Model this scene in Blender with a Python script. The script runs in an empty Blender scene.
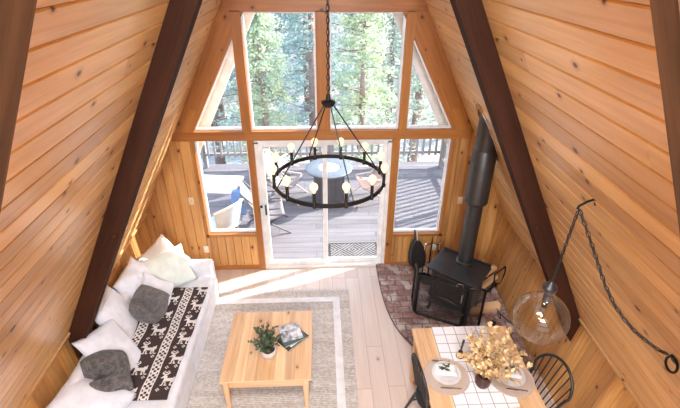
import bpy, bmesh, math, random
from mathutils import Vector, Matrix, noise
random.seed(7)
S = bpy.context.scene
COL = S.collection
PI = math.pi

# ------------------------------------------------------------------ camera
cd = bpy.data.cameras.new('camera'); cam = bpy.data.objects.new('camera', cd); COL.objects.link(cam)
cd.sensor_width = 36; cd.lens = 36 * 440.7 / 680; cd.clip_start = 0.05; cd.clip_end = 400
R3 = Matrix(((0.99904994, 0.01666717, -0.04026693), (-0.04321071, 0.49888725, -0.86558902), (0.00566174, 0.86650662, 0.49913348)))
cam.matrix_world = Matrix.Translation((0, 0, 4.18)) @ R3.to_4x4()
S.camera = cam

# ------------------------------------------------------------------ world, sun, exposure
w = bpy.data.worlds.new('world'); S.world = w; w.use_nodes = True
nt = w.node_tree; bg = nt.nodes['Background']
sky = nt.nodes.new('ShaderNodeTexSky'); sky.sky_type = 'NISHITA'; sky.sun_disc = False
sky.sun_elevation = math.radians(32); sky.sun_rotation = math.radians(64); sky.air_density = 1.0; sky.dust_density = 2.5
mixw = nt.nodes.new('ShaderNodeMix'); mixw.data_type = 'RGBA'; mixw.inputs[0].default_value = 0.55
mixw.inputs[7].default_value = (3.6, 4.1, 4.9, 1)
nt.links.new(sky.outputs[0], mixw.inputs[6]); nt.links.new(mixw.outputs[2], bg.inputs[0])
bg.inputs[1].default_value = 0.55
SUN = Vector((0.9, 0.40, 0.58)).normalized()
sd = bpy.data.lights.new('sun', 'SUN'); sd.energy = 11.0; sd.angle = math.radians(0.6); sd.color = (1, 0.95, 0.86)
so = bpy.data.objects.new('sun', sd); COL.objects.link(so); so.rotation_euler = SUN.to_track_quat('Z', 'Y').to_euler()
def area(name, loc, target, sx, sy, power, col):
    d = bpy.data.lights.new(name, 'AREA'); d.shape = 'RECTANGLE'; d.size = sx; d.size_y = sy; d.energy = power; d.color = col
    o = bpy.data.objects.new(name, d); COL.objects.link(o); o.location = loc
    o.rotation_euler = (Vector(loc) - Vector(target)).to_track_quat('Z', 'Y').to_euler()
    return o
# fill lamps added out of view, behind and above the camera
area('loft_fill', (0.05, -2.2, 4.65), (0.05, 3.6, 1.0), 1.3, 0.8, 230, (0.93, 0.96, 1.0))
area('ridge_fill', (0.05, 0.4, 5.45), (0.05, 2.2, 0.0), 0.35, 1.6, 190, (0.90, 0.95, 1.0))  # unseen fill under the ridge, added to brighten the room from above
vs = S.view_settings
vs.view_transform = 'Standard'; vs.look = 'None'; vs.exposure = 0.38; vs.gamma = 1.0; vs.use_curve_mapping = False
S.cycles.use_denoising = True
S.cycles.max_bounces = 10; S.cycles.diffuse_bounces = 5; S.cycles.transparent_max_bounces = 16; S.cycles.transmission_bounces = 8
S.cycles.sample_clamp_indirect = 6.0; S.cycles.caustics_refractive = False; S.cycles.caustics_reflective = False

# ------------------------------------------------------------------ materials
def newmat(name):
    m = bpy.data.materials.new(name); m.use_nodes = True
    return m, m.node_tree, m.node_tree.nodes['Principled BSDF']
class N:
    def __init__(s, nt): s.nt = nt
    def node(s, t, **kw):
        n = s.nt.nodes.new(t)
        for k, v in kw.items(): setattr(n, k, v)
        return n
    def link(s, a, b): s.nt.links.new(a, b)
    def put(s, sock, v):
        if hasattr(v, 'is_linked') or isinstance(v, bpy.types.NodeSocket): s.nt.links.new(v, sock)
        else: sock.default_value = v
    def math(s, op, a, b=0.0, c=0.0):
        n = s.node('ShaderNodeMath', operation=op)
        s.put(n.inputs[0], a); s.put(n.inputs[1], b); s.put(n.inputs[2], c)
        return n.outputs[0]
    def mix(s, f, a, b, bt='MIX'):
        n = s.node('ShaderNodeMix', data_type='RGBA', blend_type=bt)
        s.put(n.inputs[0], f); s.put(n.inputs[6], a); s.put(n.inputs[7], b)
        return n.outputs[2]
    def comb(s, x, y, z=0.0):
        n = s.node('ShaderNodeCombineXYZ'); s.put(n.inputs[0], x); s.put(n.inputs[1], y); s.put(n.inputs[2], z); return n.outputs[0]
    def smooth(s, v, a, b, lo=0.0, hi=1.0):
        n = s.node('ShaderNodeMapRange', interpolation_type='SMOOTHSTEP')
        s.put(n.inputs[0], v); n.inputs[1].default_value = a; n.inputs[2].default_value = b; n.inputs[3].default_value = lo; n.inputs[4].default_value = hi
        return n.outputs[0]
def c4(c): return (c[0], c[1], c[2], 1.0)
def wood(name, light, dark, width=0.137, length=3.2, knots=0.5, rough=0.42, var=0.22, gap=0.0, spec=0.5, grain=1.0, knotcol=(0.07, 0.022, 0.010), coat=0.0):
    m, nt_, p = newmat(name); n = N(nt_)
    uv = n.node('ShaderNodeUVMap').outputs[0]
    sp = n.node('ShaderNodeSeparateXYZ'); n.link(uv, sp.inputs[0]); u, v = sp.outputs[0], sp.outputs[1]
    vi = n.math('FLOOR', n.math('DIVIDE', v, width)); vf = n.math('FRACT', n.math('DIVIDE', v, width))
    wn = n.node('ShaderNodeTexWhiteNoise', noise_dimensions='2D'); n.link(n.comb(vi, 3.7), wn.inputs[0])
    ul = n.math('ADD', n.math('DIVIDE', u, length), wn.outputs[0]); ui = n.math('FLOOR', ul); uf = n.math('FRACT', ul)
    w2 = n.node('ShaderNodeTexWhiteNoise', noise_dimensions='2D'); n.link(n.comb(vi, ui), w2.inputs[0]); rid = w2.outputs[0]
    # grain: long streaks along u, wandering
    g1 = n.node('ShaderNodeTexNoise'); g1.inputs['Scale'].default_value = 1.0; g1.inputs['Detail'].default_value = 5; g1.inputs['Roughness'].default_value = 0.6; g1.inputs['Distortion'].default_value = 0.5
    n.link(n.comb(n.math('MULTIPLY', u, 1.4), n.math('MULTIPLY', v, 26.0), n.math('MULTIPLY', rid, 37.0)), g1.inputs[0])
    g2 = n.node('ShaderNodeTexNoise'); g2.inputs['Scale'].default_value = 1.0; g2.inputs['Detail'].default_value = 3
    n.link(n.comb(n.math('MULTIPLY', u, 0.9), n.math('MULTIPLY', v, 5.0), n.math('MULTIPLY', rid, 91.0)), g2.inputs[0])
    f = n.math('ADD', n.math('MULTIPLY', n.smooth(g1.outputs[0], 0.3, 0.7), 0.55 * grain), n.math('MULTIPLY', n.smooth(g2.outputs[0], 0.3, 0.72), 0.45))
    col = n.mix(f, c4(light), c4(dark))
    hs = n.node('ShaderNodeHueSaturation'); n.link(col, hs.inputs['Color'])
    n.put(hs.inputs['Value'], n.math('ADD', n.math('MULTIPLY', n.math('SUBTRACT', rid, 0.5), var * 1.6), 1.0))
    n.put(hs.inputs['Hue'], n.math('ADD', n.math('MULTIPLY', n.math('SUBTRACT', w2.outputs[0], 0.5), 0.008), 0.5))
    col = hs.outputs[0]
    # knots
    vo = n.node('ShaderNodeTexVoronoi', voronoi_dimensions='2D'); vo.inputs['Scale'].default_value = 1.0; vo.inputs['Randomness'].default_value = 1.0
    n.link(n.comb(n.math('ADD', n.math('MULTIPLY', u, 2.7), n.math('MULTIPLY', rid, 17.0)), n.math('MULTIPLY', v, 4.0)), vo.inputs[0])
    hole = n.math('LESS_THAN', n.node('ShaderNodeSeparateXYZ').outputs[0], 2.0)
    sc = n.node('ShaderNodeSeparateColor'); n.link(vo.outputs['Color'], sc.inputs[0])
    sel = n.math('LESS_THAN', sc.outputs[0], knots)
    size = n.math('ADD', n.math('MULTIPLY', sc.outputs[1], 0.055), 0.020)
    kd = n.math('DIVIDE', vo.outputs['Distance'], size)
    core = n.math('MULTIPLY', n.smooth(kd, 0.7, 1.25, 1.0, 0.0), sel)
    halo = n.math('MULTIPLY', n.smooth(kd, 0.8, 3.2, 0.45, 0.0), sel)
    col = n.mix(halo, col, c4((dark[0] * 0.6, dark[1] * 0.5, dark[2] * 0.45)))
    col = n.mix(n.math('MULTIPLY', core, 0.96), col, c4(knotcol))
    if gap > 0:
        e = n.math('MINIMUM', vf, n.math('SUBTRACT', 1.0, vf)); e = n.math('MULTIPLY', e, width)
        e2 = n.math('MULTIPLY', n.math('MINIMUM', uf, n.math('SUBTRACT', 1.0, uf)), length)
        gl = n.smooth(n.math('MINIMUM', e, e2), gap * 0.4, gap, 1.0, 0.0)
        col = n.mix(n.math('MULTIPLY', gl, 0.65), col, c4((dark[0] * 0.45, dark[1] * 0.4, dark[2] * 0.4)))
    n.link(col, p.inputs['Base Color'])
    n.put(p.inputs['Roughness'], n.math('ADD', n.math('MULTIPLY', g1.outputs[0], 0.16), rough - 0.08))
    p.inputs['Specular IOR Level'].default_value = spec; p.inputs['Coat Weight'].default_value = coat; p.inputs['Coat Roughness'].default_value = 0.22
    b = n.node('ShaderNodeBump'); b.inputs['Strength'].default_value = 0.12; b.inputs['Distance'].default_value = 0.004
    n.link(g1.outputs[0], b.inputs['Height']); n.link(b.outputs[0], p.inputs['Normal'])
    return m
def plain(name, col, rough=0.6, metal=0.0, spec=0.5, nscale=0.0, nstr=0.0, col2=None, cscale=8.0, bump=0.0, sheen=0.0, emit=None, estr=0.0, trans=0.0):
    m, nt_, p = newmat(name); n = N(nt_)
    tc = n.node('ShaderNodeTexCoord')
    p.inputs['Roughness'].default_value = rough; p.inputs['Metallic'].default_value = metal; p.inputs['Specular IOR Level'].default_value = spec
    c2 = col2 or tuple(x * 0.86 for x in col)
    t = n.node('ShaderNodeTexNoise'); t.inputs['Scale'].default_value = cscale; t.inputs['Detail'].default_value = 4
    n.link(tc.outputs['Object'], t.inputs[0])
    n.link(n.mix(n.smooth(t.outputs[0], 0.32, 0.68), c4(col), c4(c2)), p.inputs['Base Color'])
    if bump > 0:
        t2 = n.node('ShaderNodeTexNoise'); t2.inputs['Scale'].default_value = nscale; t2.inputs['Detail'].default_value = 5
        n.link(tc.outputs['Object'], t2.inputs[0])
        b = n.node('ShaderNodeBump'); b.inputs['Strength'].default_value = bump; b.inputs['Distance'].default_value = nstr
        n.link(t2.outputs[0], b.inputs['Height']); n.link(b.outputs[0], p.inputs['Normal'])
    if sheen: p.inputs['Sheen Weight'].default_value = sheen
    if emit: p.inputs['Emission Color'].default_value = c4(emit); p.inputs['Emission Strength'].default_value = estr
    return m
def thin_glass(name, tint=(1, 1, 1), ior=1.45, rough=0.0):
    m, nt_, p = newmat(name); n = N(nt_); nt_.nodes.remove(p)
    out = nt_.nodes['Material Output']
    tr = n.node('ShaderNodeBsdfTransparent'); tr.inputs[0].default_value = c4(tint)
    gl = n.node('ShaderNodeBsdfGlossy'); gl.inputs['Roughness'].default_value = rough
    fr = n.node('ShaderNodeFresnel'); ge = n.node('ShaderNodeNewGeometry')
    n.link(n.math('ADD', n.math('MULTIPLY', ge.outputs['Backfacing'], 1.0 / ior - ior), ior), fr.inputs[0])
    mx = n.node('ShaderNodeMixShader'); n.link(fr.outputs[0], mx.inputs[0]); n.link(tr.outputs[0], mx.inputs[1]); n.link(gl.outputs[0], mx.inputs[2])
    n.link(mx.outputs[0], out.inputs[0])
    return m

M = {}
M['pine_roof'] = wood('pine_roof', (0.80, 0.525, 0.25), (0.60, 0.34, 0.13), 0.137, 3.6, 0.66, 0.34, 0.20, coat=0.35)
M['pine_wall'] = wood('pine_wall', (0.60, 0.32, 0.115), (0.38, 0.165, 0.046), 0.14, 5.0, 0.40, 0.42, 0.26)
M['pine_trim'] = wood('pine_trim', (0.42, 0.165, 0.040), (0.27, 0.092, 0.019), 0.6, 9.0, 0.32, 0.38, 0.10)
M['beam'] = wood('beam', (0.052, 0.018, 0.010), (0.026, 0.009, 0.005), 0.7, 9.0, 0.25, 0.75, 0.15, spec=0.12)
M['beam_worn'] = wood('beam_worn', (0.16, 0.085, 0.045), (0.05, 0.024, 0.014), 0.7, 9.0, 0.25, 0.75, 0.15, spec=0.15)
M['floor'] = wood('floor', (0.64, 0.53, 0.46), (0.53, 0.42, 0.36), 0.19, 1.9, 0.10, 0.38, 0.10, gap=0.004, grain=0.6, knotcol=(0.35, 0.22, 0.15))
M['pine_table'] = wood('pine_table', (0.78, 0.53, 0.32), (0.50, 0.285, 0.135), 0.10, 6.0, 0.45, 0.42, 0.20, knotcol=(0.22, 0.08, 0.03))
M['deck'] = wood('deck', (0.185, 0.18, 0.20), (0.12, 0.115, 0.135), 0.14, 3.5, 0.1, 0.7, 0.16, gap=0.008, knotcol=(0.2, 0.17, 0.17))
M['rail'] = wood('rail', (0.34, 0.31, 0.30), (0.24, 0.22, 0.21), 0.3, 4, 0.05, 0.7, 0.1)
M['firewood'] = wood('firewood', (0.75, 0.50, 0.28), (0.50, 0.28, 0.14), 0.05, 2, 0.3, 0.8, 0.3)
M['white_frame'] = plain('white_frame', (0.83, 0.83, 0.82), 0.4)
M['white_paint'] = plain('white_paint', (0.88, 0.87, 0.84), 0.55)
M['glass'] = thin_glass('glass')
M['lamp_glass'] = thin_glass('lamp_glass', (0.90, 0.90, 0.90), 1.85)
M['slip'] = plain('slipcover', (0.74, 0.74, 0.79), 0.9, nscale=9, nstr=0.03, bump=0.35, sheen=0.2)
M['pillow_white'] = plain('pillow_white', (0.78, 0.80, 0.88), 0.9, nscale=14, nstr=0.02, bump=0.5, sheen=0.2)
M['pillow_mint'] = plain('pillow_mint', (0.76, 0.84, 0.80), 0.9, nscale=10, nstr=0.02, bump=0.4, sheen=0.2)
M['pillow_beige'] = plain('pillow_beige', (0.66, 0.58, 0.53), 0.9, nscale=10, nstr=0.02, bump=0.3)
M['fur'] = plain('grey_fur', (0.15, 0.133, 0.128), 0.95, nscale=60, nstr=0.03, bump=1.0, sheen=0.25, col2=(0.055, 0.048, 0.046), cscale=22)
M['fur_pale'] = plain('grey_fur_pale', (0.175, 0.16, 0.155), 0.95, nscale=60, nstr=0.03, bump=1.0, sheen=0.25, col2=(0.10, 0.09, 0.088), cscale=22)
M['knit_dark'] = plain('knit_dark', (0.045, 0.026, 0.024), 0.95, nscale=120, nstr=0.01, bump=0.5)
M['knit_white'] = plain('knit_white', (0.72, 0.68, 0.66), 0.95, nscale=120, nstr=0.01, bump=0.5)
M['rug_white'] = plain('rug_white', (0.80, 0.78, 0.78), 0.95, nscale=140, nstr=0.01, bump=0.6)
M['black_metal'] = plain('black_metal', (0.018, 0.017, 0.017), 0.42, 0.6)
M['black_paint'] = plain('black_paint', (0.020, 0.019, 0.020), 0.38)
M['iron'] = plain('iron', (0.055, 0.055, 0.060), 0.36, 0.5, nscale=200, nstr=0.003, bump=0.2)
M['pipe'] = plain('stove_pipe_metal', (0.075, 0.072, 0.07), 0.42, 0.75)
M['steel'] = plain('steel', (0.6, 0.58, 0.55), 0.25, 0.9)
M['chrome'] = plain('chrome', (0.85, 0.85, 0.85), 0.1, 1.0)
M['mortar'] = plain('mortar', (0.13, 0.10, 0.10), 0.95, nscale=60, nstr=0.01, bump=0.5)
M['ceramic'] = plain('ceramic', (0.70, 0.68, 0.67), 0.25)
M['ceramic_band'] = plain('ceramic_band', (0.55, 0.50, 0.45), 0.35)
M['linen'] = plain('linen', (0.82, 0.80, 0.80), 0.9, nscale=40, nstr=0.006, bump=0.4)
M['vase'] = plain('vase', (0.060, 0.025, 0.020), 0.35)
M['leaf_gold'] = plain('leaf_gold', (0.46, 0.28, 0.105), 0.6, col2=(0.80, 0.62, 0.36), cscale=22)
M['leaf_green'] = plain('leaf_green', (0.035, 0.065, 0.032), 0.5, col2=(0.085, 0.12, 0.065), cscale=30)
M['soil'] = plain('soil', (0.05, 0.035, 0.025), 0.95)
M['bulb_glow'] = plain('bulb_glow', (0.2, 0.18, 0.14), 0.3, emit=(1.0, 0.76, 0.42), estr=1.15)
M['plate_switch'] = plain('switch_plate', (0.72, 0.56, 0.38), 0.4)
M['outlet_white'] = plain('outlet_white', (0.80, 0.72, 0.60), 0.4)
M['towel_blue'] = plain('towel_blue', (0.16, 0.30, 0.62), 0.9)
M['sling_grey'] = plain('sling_grey', (0.24, 0.22, 0.23), 0.9)
M['sling_tan'] = plain('sling_tan', (0.62, 0.42, 0.34), 0.9)
M['frame_tan'] = plain('frame_tan', (0.72, 0.60, 0.50), 0.6)
M['charcoal'] = plain('charcoal', (0.10, 0.10, 0.12), 0.6)
M['fire_top'] = plain('fire_top', (0.13, 0.16, 0.20), 0.4)
M['fire_glass'] = plain('fire_glass', (0.50, 0.62, 0.66), 0.2, nscale=60, nstr=0.02, bump=0.8, col2=(0.8, 0.85, 0.86), cscale=40)
M['shell_blue'] = plain('shell_blue', (0.50, 0.60, 0.68), 0.4)
M['mat_grey'] = plain('mat_grey', (0.20, 0.20, 0.21), 0.9, nscale=90, nstr=0.01, bump=0.5)
M['mat_dark'] = plain('mat_dark', (0.012, 0.012, 0.014), 0.9)
M['book_dark'] = plain('book_dark', (0.03, 0.035, 0.035), 0.5)
M['book_teal'] = plain('book_teal', (0.07, 0.12, 0.11), 0.5)
M['paper'] = plain('paper', (0.82, 0.80, 0.76), 0.8)
M['shingle'] = plain('shingle', (0.12, 0.10, 0.09), 0.9)
M['bark'] = plain('bark', (0.24, 0.16, 0.14), 0.9, nscale=6, nstr=0.1, bump=0.6, col2=(0.36, 0.26, 0.23), cscale=2)
M['hill'] = plain('hill', (0.36, 0.40, 0.46), 0.95, col2=(0.44, 0.42, 0.36), cscale=0.25, nscale=1.5, nstr=0.4, bump=0.8)
def foliage_mat(name, a, b, c):
    m, nt_, p = newmat(name); n = N(nt_)
    tc = n.node('ShaderNodeTexCoord'); t = n.node('ShaderNodeTexNoise'); t.inputs['Scale'].default_value = 1.1; t.inputs['Detail'].default_value = 3
    n.link(tc.outputs['Object'], t.inputs[0])
    g = n.node('ShaderNodeNewGeometry')
    col = n.mix(n.smooth(t.outputs[0], 0.35, 0.65), c4(a), c4(b))
    col = n.mix(n.math('MULTIPLY', g.outputs['Random Per Island'], 0.6), col, c4(c))
    n.link(col, p.inputs['Base Color']); p.inputs['Roughness'].default_value = 0.65
    tr = n.node('ShaderNodeBsdfTranslucent'); n.link(col, tr.inputs[0])
    mx = n.node('ShaderNodeMixShader'); mx.inputs[0].default_value = 0.4
    n.link(p.outputs[0], mx.inputs[1]); n.link(tr.outputs[0], mx.inputs[2]); n.link(mx.outputs[0], nt_.nodes['Material Output'].inputs[0])
    return m
M['needles_teal'] = foliage_mat('needles_teal', (0.30, 0.44, 0.44), (0.16, 0.28, 0.32), (0.54, 0.66, 0.60))
M['needles_lime'] = foliage_mat('needles_lime', (0.48, 0.56, 0.36), (0.28, 0.42, 0.34), (0.74, 0.76, 0.54))
M['needles_pale'] = foliage_mat('needles_pale', (0.44, 0.53, 0.44), (0.27, 0.38, 0.38), (0.72, 0.74, 0.60))
# brick: colour from a per-brick id stored in the UV map
def brick_mat():
    m, nt_, p = newmat('old_brick'); n = N(nt_)
    uv = n.node('ShaderNodeUVMap').outputs[0]
    wn = n.node('ShaderNodeTexWhiteNoise', noise_dimensions='2D'); n.link(uv, wn.inputs[0])
    tc = n.node('ShaderNodeTexCoord'); t = n.node('ShaderNodeTexNoise'); t.inputs['Scale'].default_value = 22; t.inputs['Detail'].default_value = 6
    n.link(tc.outputs['Object'], t.inputs[0])
    t2 = n.node('ShaderNodeTexNoise'); t2.inputs['Scale'].default_value = 5; t2.inputs['Detail'].default_value = 4; n.link(tc.outputs['Object'], t2.inputs[0])
    col = n.mix(wn.outputs[0], (0.21, 0.10, 0.08, 1), (0.38, 0.25, 0.22, 1))
    col = n.mix(n.smooth(t.outputs[0], 0.42, 0.7), col, (0.14, 0.09, 0.08, 1))
    col = n.mix(n.math('MULTIPLY', n.smooth(t2.outputs[0], 0.48, 0.62), 0.7), col, (0.52, 0.46, 0.43, 1))
    n.link(col, p.inputs['Base Color']); p.inputs['Roughness'].default_value = 0.75
    b = n.node('ShaderNodeBump'); b.inputs['Strength'].default_value = 0.6; b.inputs['Distance'].default_value = 0.01
    n.link(t.outputs[0], b.inputs['Height']); n.link(b.outputs[0], p.inputs['Normal'])
    return m
M['brick'] = brick_mat()
def rug_mat():
    m, nt_, p = newmat('rug_weave'); n = N(nt_)
    tc = n.node('ShaderNodeTexCoord'); sp = n.node('ShaderNodeSeparateXYZ'); n.link(tc.outputs['Object'], sp.inputs[0])
    row = n.math('FLOOR', n.math('MULTIPLY', sp.outputs[1], 45.0))
    cell = n.math('FLOOR', n.math('ADD', n.math('MULTIPLY', sp.outputs[0], 38.0), n.math('MULTIPLY', row, 0.5)))
    wn = n.node('ShaderNodeTexWhiteNoise', noise_dimensions='2D'); n.link(n.comb(cell, row), wn.inputs[0])
    wr = n.node('ShaderNodeTexWhiteNoise', noise_dimensions='2D'); n.link(n.comb(n.math('FLOOR', n.math('MULTIPLY', row, 0.4)), 1.3), wr.inputs[0])
    f = n.math('ADD', n.math('MULTIPLY', wn.outputs[0], 0.65), n.math('MULTIPLY', wr.outputs[0], 0.35))
    col = n.mix(f, (0.40, 0.35, 0.31, 1), (0.64, 0.60, 0.56, 1))
    n.link(col, p.inputs['Base Color']); p.inputs['Roughness'].default_value = 0.95
    fx = n.math('FRACT', n.math('MULTIPLY', sp.outputs[1], 45.0))
    b = n.node('ShaderNodeBump'); b.inputs['Strength'].default_value = 0.7; b.inputs['Distance'].default_value = 0.006
    n.link(n.math('ADD', n.math('SINE', n.math('MULTIPLY', fx, PI)), wn.outputs[0]), b.inputs['Height']); n.link(b.outputs[0], p.inputs['Normal'])
    return m
M['rug'] = rug_mat()
def runner_mat():
    m, nt_, p = newmat('runner_cloth'); n = N(nt_)
    uv = n.node('ShaderNodeUVMap').outputs[0]; sp = n.node('ShaderNodeSeparateXYZ'); n.link(uv, sp.inputs[0])
    a = n.math('FRACT', n.math('DIVIDE', sp.outputs[0], 0.115)); b_ = n.math('FRACT', n.math('DIVIDE', sp.outputs[1], 0.115))
    ln = n.math('MAXIMUM', n.math('LESS_THAN', a, 0.075), n.math('LESS_THAN', b_, 0.075))
    n.link(n.mix(n.math('MULTIPLY', ln, 0.62), (0.80, 0.78, 0.81, 1), (0.07, 0.06, 0.06, 1)), p.inputs['Base Color']); p.inputs['Roughness'].default_value = 0.9
    return m
M['runner'] = runner_mat()
def placemat_mat():
    m, nt_, p = newmat('woven_straw'); n = N(nt_)
    tc = n.node('ShaderNodeTexCoord'); sp = n.node('ShaderNodeSeparateXYZ'); n.link(tc.outputs['Object'], sp.inputs[0])
    r = n.math('SQRT', n.math('ADD', n.math('MULTIPLY', sp.outputs[0], sp.outputs[0]), n.math('MULTIPLY', sp.outputs[1], sp.outputs[1])))
    an = n.math('ARCTAN2', sp.outputs[1], sp.outputs[0])
    k = n.math('MULTIPLY', n.math('SINE', n.math('MULTIPLY', an, 70.0)), n.math('SINE', n.math('MULTIPLY', r, 420.0)))
    col = n.mix(n.smooth(k, -0.5, 0.6), (0.40, 0.29, 0.23, 1), (0.72, 0.60, 0.52, 1))
    n.link(col, p.inputs['Base Color']); p.inputs['Roughness'].default_value = 0.9
    b = n.node('ShaderNodeBump'); b.inputs['Strength'].default_value = 0.6; b.inputs['Distance'].default_value = 0.004; n.link(k, b.inputs['Height']); n.link(b.outputs[0], p.inputs['Normal'])
    return m
M['placemat'] = placemat_mat()
def cover_mat():
    m, nt_, p = newmat('printed_cover'); n = N(nt_)
    tc = n.node('ShaderNodeTexCoord'); t = n.node('ShaderNodeTexNoise'); t.inputs['Scale'].default_value = 16; t.inputs['Detail'].default_value = 5; n.link(tc.outputs['Object'], t.inputs[0])
    cr = n.node('ShaderNodeValToRGB'); n.link(t.outputs[0], cr.inputs[0])
    e = cr.color_ramp.elements; e[0].position = 0.35; e[0].color = (0.16, 0.16, 0.17, 1); e[1].position = 0.62; e[1].color = (0.72, 0.72, 0.76, 1)
    n.link(cr.outputs[0], p.inputs['Base Color']); p.inputs['Roughness'].default_value = 0.25
    return m
M['cover'] = cover_mat()

# ------------------------------------------------------------------ mesh helpers
def set_uv(bm, axis=None):
    uvl = bm.loops.layers.uv.verify()
    if not bm.verts: return
    lo = [min(v.co[i] for v in bm.verts) for i in range(3)]; hi = [max(v.co[i] for v in bm.verts) for i in range(3)]
    if axis is None: axis = max(range(3), key=lambda i: hi[i] - lo[i])
    o = [i for i in range(3) if i != axis]
    for f in bm.faces:
        nr = f.normal
        if abs(nr[axis]) > 0.8:
            for l in f.loops: l[uvl].uv = (l.vert.co[o[0]] * 0.3, l.vert.co[o[1]])
        else:
            k = o[1] if abs(nr[o[0]]) > abs(nr[o[1]]) else o[0]
            for l in f.loops: l[uvl].uv = (l.vert.co[axis], l.vert.co[k] + 0.013)
class B:
    def __init__(s): s.bm = bmesh.new(); s.uvdone = False
    def box(s, c, size, bev=0.0, rot=None, seg=2, taper=None):
        r = bmesh.ops.create_cube(s.bm, size=1.0); vs_ = r['verts']
        for v in vs_:
            v.co = Vector((v.co.x * size[0], v.co.y * size[1], v.co.z * size[2]))
            if taper and v.co.z < 0: v.co.x *= taper; v.co.y *= taper
        if bev > 0:
            es = list({e for v in vs_ for e in v.link_edges})
            rb = bmesh.ops.bevel(s.bm, geom=es, offset=bev, segments=seg, affect='EDGES', profile=0.5)
            vs_ = list({v for f in rb['faces'] for v in f.verts} | {v for v in vs_ if v.is_valid})
        for v in vs_:
            if rot: v.co = rot @ v.co
            v.co += Vector(c)
        return s
    def cone(s, p1, p2, r1, r2=None, n=12, caps=True):
        p1, p2 = Vector(p1), Vector(p2); r2 = r1 if r2 is None else r2
        q = (p2 - p1).to_track_quat('Z', 'Y')
        a = [s.bm.verts.new(p1 + q @ Vector((r1 * math.cos(t), r1 * math.sin(t), 0))) for t in [2 * PI * i / n for i in range(n)]]
        b = [s.bm.verts.new(p2 + q @ Vector((r2 * math.cos(t), r2 * math.sin(t), 0))) for t in [2 * PI * i / n for i in range(n)]]
        for i in range(n): s.bm.faces.new((a[i], a[(i + 1) % n], b[(i + 1) % n], b[i]))
        if caps: s.bm.faces.new(a[::-1]); s.bm.faces.new(b)
        return s
    def tube(s, pts, r, n=8, closed=False, caps=True):
        pts = [Vector(p) for p in pts]; L = len(pts); rings = []
        up = None
        for i, p in enumerate(pts):
            a = pts[(i - 1) % L] if (closed or i > 0) else p
            b = pts[(i + 1) % L] if (closed or i < L - 1) else p
            t = (b - a).normalized()
            if up is None:
                up = Vector((0, 0, 1)) if abs(t.z) < 0.9 else Vector((1, 0, 0))
            x = t.cross(up).normalized(); y = x.cross(t).normalized(); up = y
            rr = r(i / (L - 1)) if callable(r) else r
            rings.append([s.bm.verts.new(p + x * rr * math.cos(2 * PI * k / n) + y * rr * math.sin(2 * PI * k / n)) for k in range(n)])
        for i in range(L if closed else L - 1):
            a, b = rings[i], rings[(i + 1) % L]
            for k in range(n): s.bm.faces.new((a[k], a[(k + 1) % n], b[(k + 1) % n], b[k]))
        if caps and not closed: s.bm.faces.new(rings[0]); s.bm.faces.new(rings[-1][::-1])
        return s
    def lathe(s, prof, n=32, c=(0, 0, 0), cap=True):
        rings = []
        for (r, z) in prof:
            if r < 1e-5: rings.append([s.bm.verts.new((c[0], c[1], c[2] + z))])
            else: rings.append([s.bm.verts.new((c[0] + r * math.cos(2 * PI * k / n), c[1] + r * math.sin(2 * PI * k / n), c[2] + z)) for k in range(n)])
        for a, b in zip(rings, rings[1:]):
            if len(a) == 1 and len(b) == 1: continue
            for k in range(n):
                if len(a) == 1: s.bm.faces.new((a[0], b[(k + 1) % n], b[k]))
                elif len(b) == 1: s.bm.faces.new((a[k], a[(k + 1) % n], b[0]))
                else: s.bm.faces.new((a[k], a[(k + 1) % n], b[(k + 1) % n], b[k]))
        return s
    def prism(s, poly, f0, f1):
        """poly: 2D points; f0/f1 map (a,b) to the two faces"""
        a = [s.bm.verts.new(f0(*p)) for p in poly]; b = [s.bm.verts.new(f1(*p)) for p in poly]
        k = len(poly)
        s.bm.faces.new(a); s.bm.faces.new(b[::-1])
        for i in range(k): s.bm.faces.new((a[i], b[i], b[(i + 1) % k], a[(i + 1) % k]))
        return s
    def grid(s, fn, nu, nv, closed_u=False):
        vv = [[s.bm.verts.new(fn(i / nu, j / nv)) for j in range(nv + 1)] for i in range(nu + 1)]
        for i in range(nu):
            for j in range(nv): s.bm.faces.new((vv[i][j], vv[i + 1][j], vv[i + 1][j + 1], vv[i][j + 1]))
        return s
    def quad(s, pts): s.bm.faces.new([s.bm.verts.new(p) for p in pts]); return s
    def build(s, name, mat, parent=None, smooth=False, loc=None, axis=None, recalc=True):
        if recalc: bmesh.ops.recalc_face_normals(s.bm, faces=s.bm.faces)
        else: s.bm.normal_update()
        if not s.uvdone: set_uv(s.bm, axis)
        me = bpy.data.meshes.new(name); s.bm.to_mesh(me); s.bm.free()
        for mt in (mat if isinstance(mat, (list, tuple)) else [mat]): me.materials.append(M[mt] if isinstance(mt, str) else mt)
        if smooth:
            me.polygons.foreach_set('use_smooth', [True] * len(me.polygons))
            if smooth != 'all':
                me.set_sharp_from_angle(angle=math.radians(40))
        o = bpy.data.objects.new(name, me); COL.objects.link(o)
        if parent: o.parent = parent
        if loc is not None: o.location = loc
        return o
def thing(name, label, cat, loc=(0, 0, 0), rz=0.0, group=None):
    o = bpy.data.objects.new(name, None); COL.objects.link(o); o.empty_display_size = 0.1
    o.location = loc; o.rotation_euler = (0, 0, rz); o['label'] = label; o['category'] = cat
    if group: o['group'] = group
    return o
def tag(o, label, cat, group=None, kind=None):
    o['label'] = label; o['category'] = cat
    if group: o['group'] = group
    if kind: o['kind'] = kind
    return o
def struct(o): o['kind'] = 'structure'; return o
def copy_tree(o, parent=None):
    c = o.copy(); COL.objects.link(c)
    if parent: c.parent = parent
    for ch in list(o.children): copy_tree(ch, c)
    return c
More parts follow.
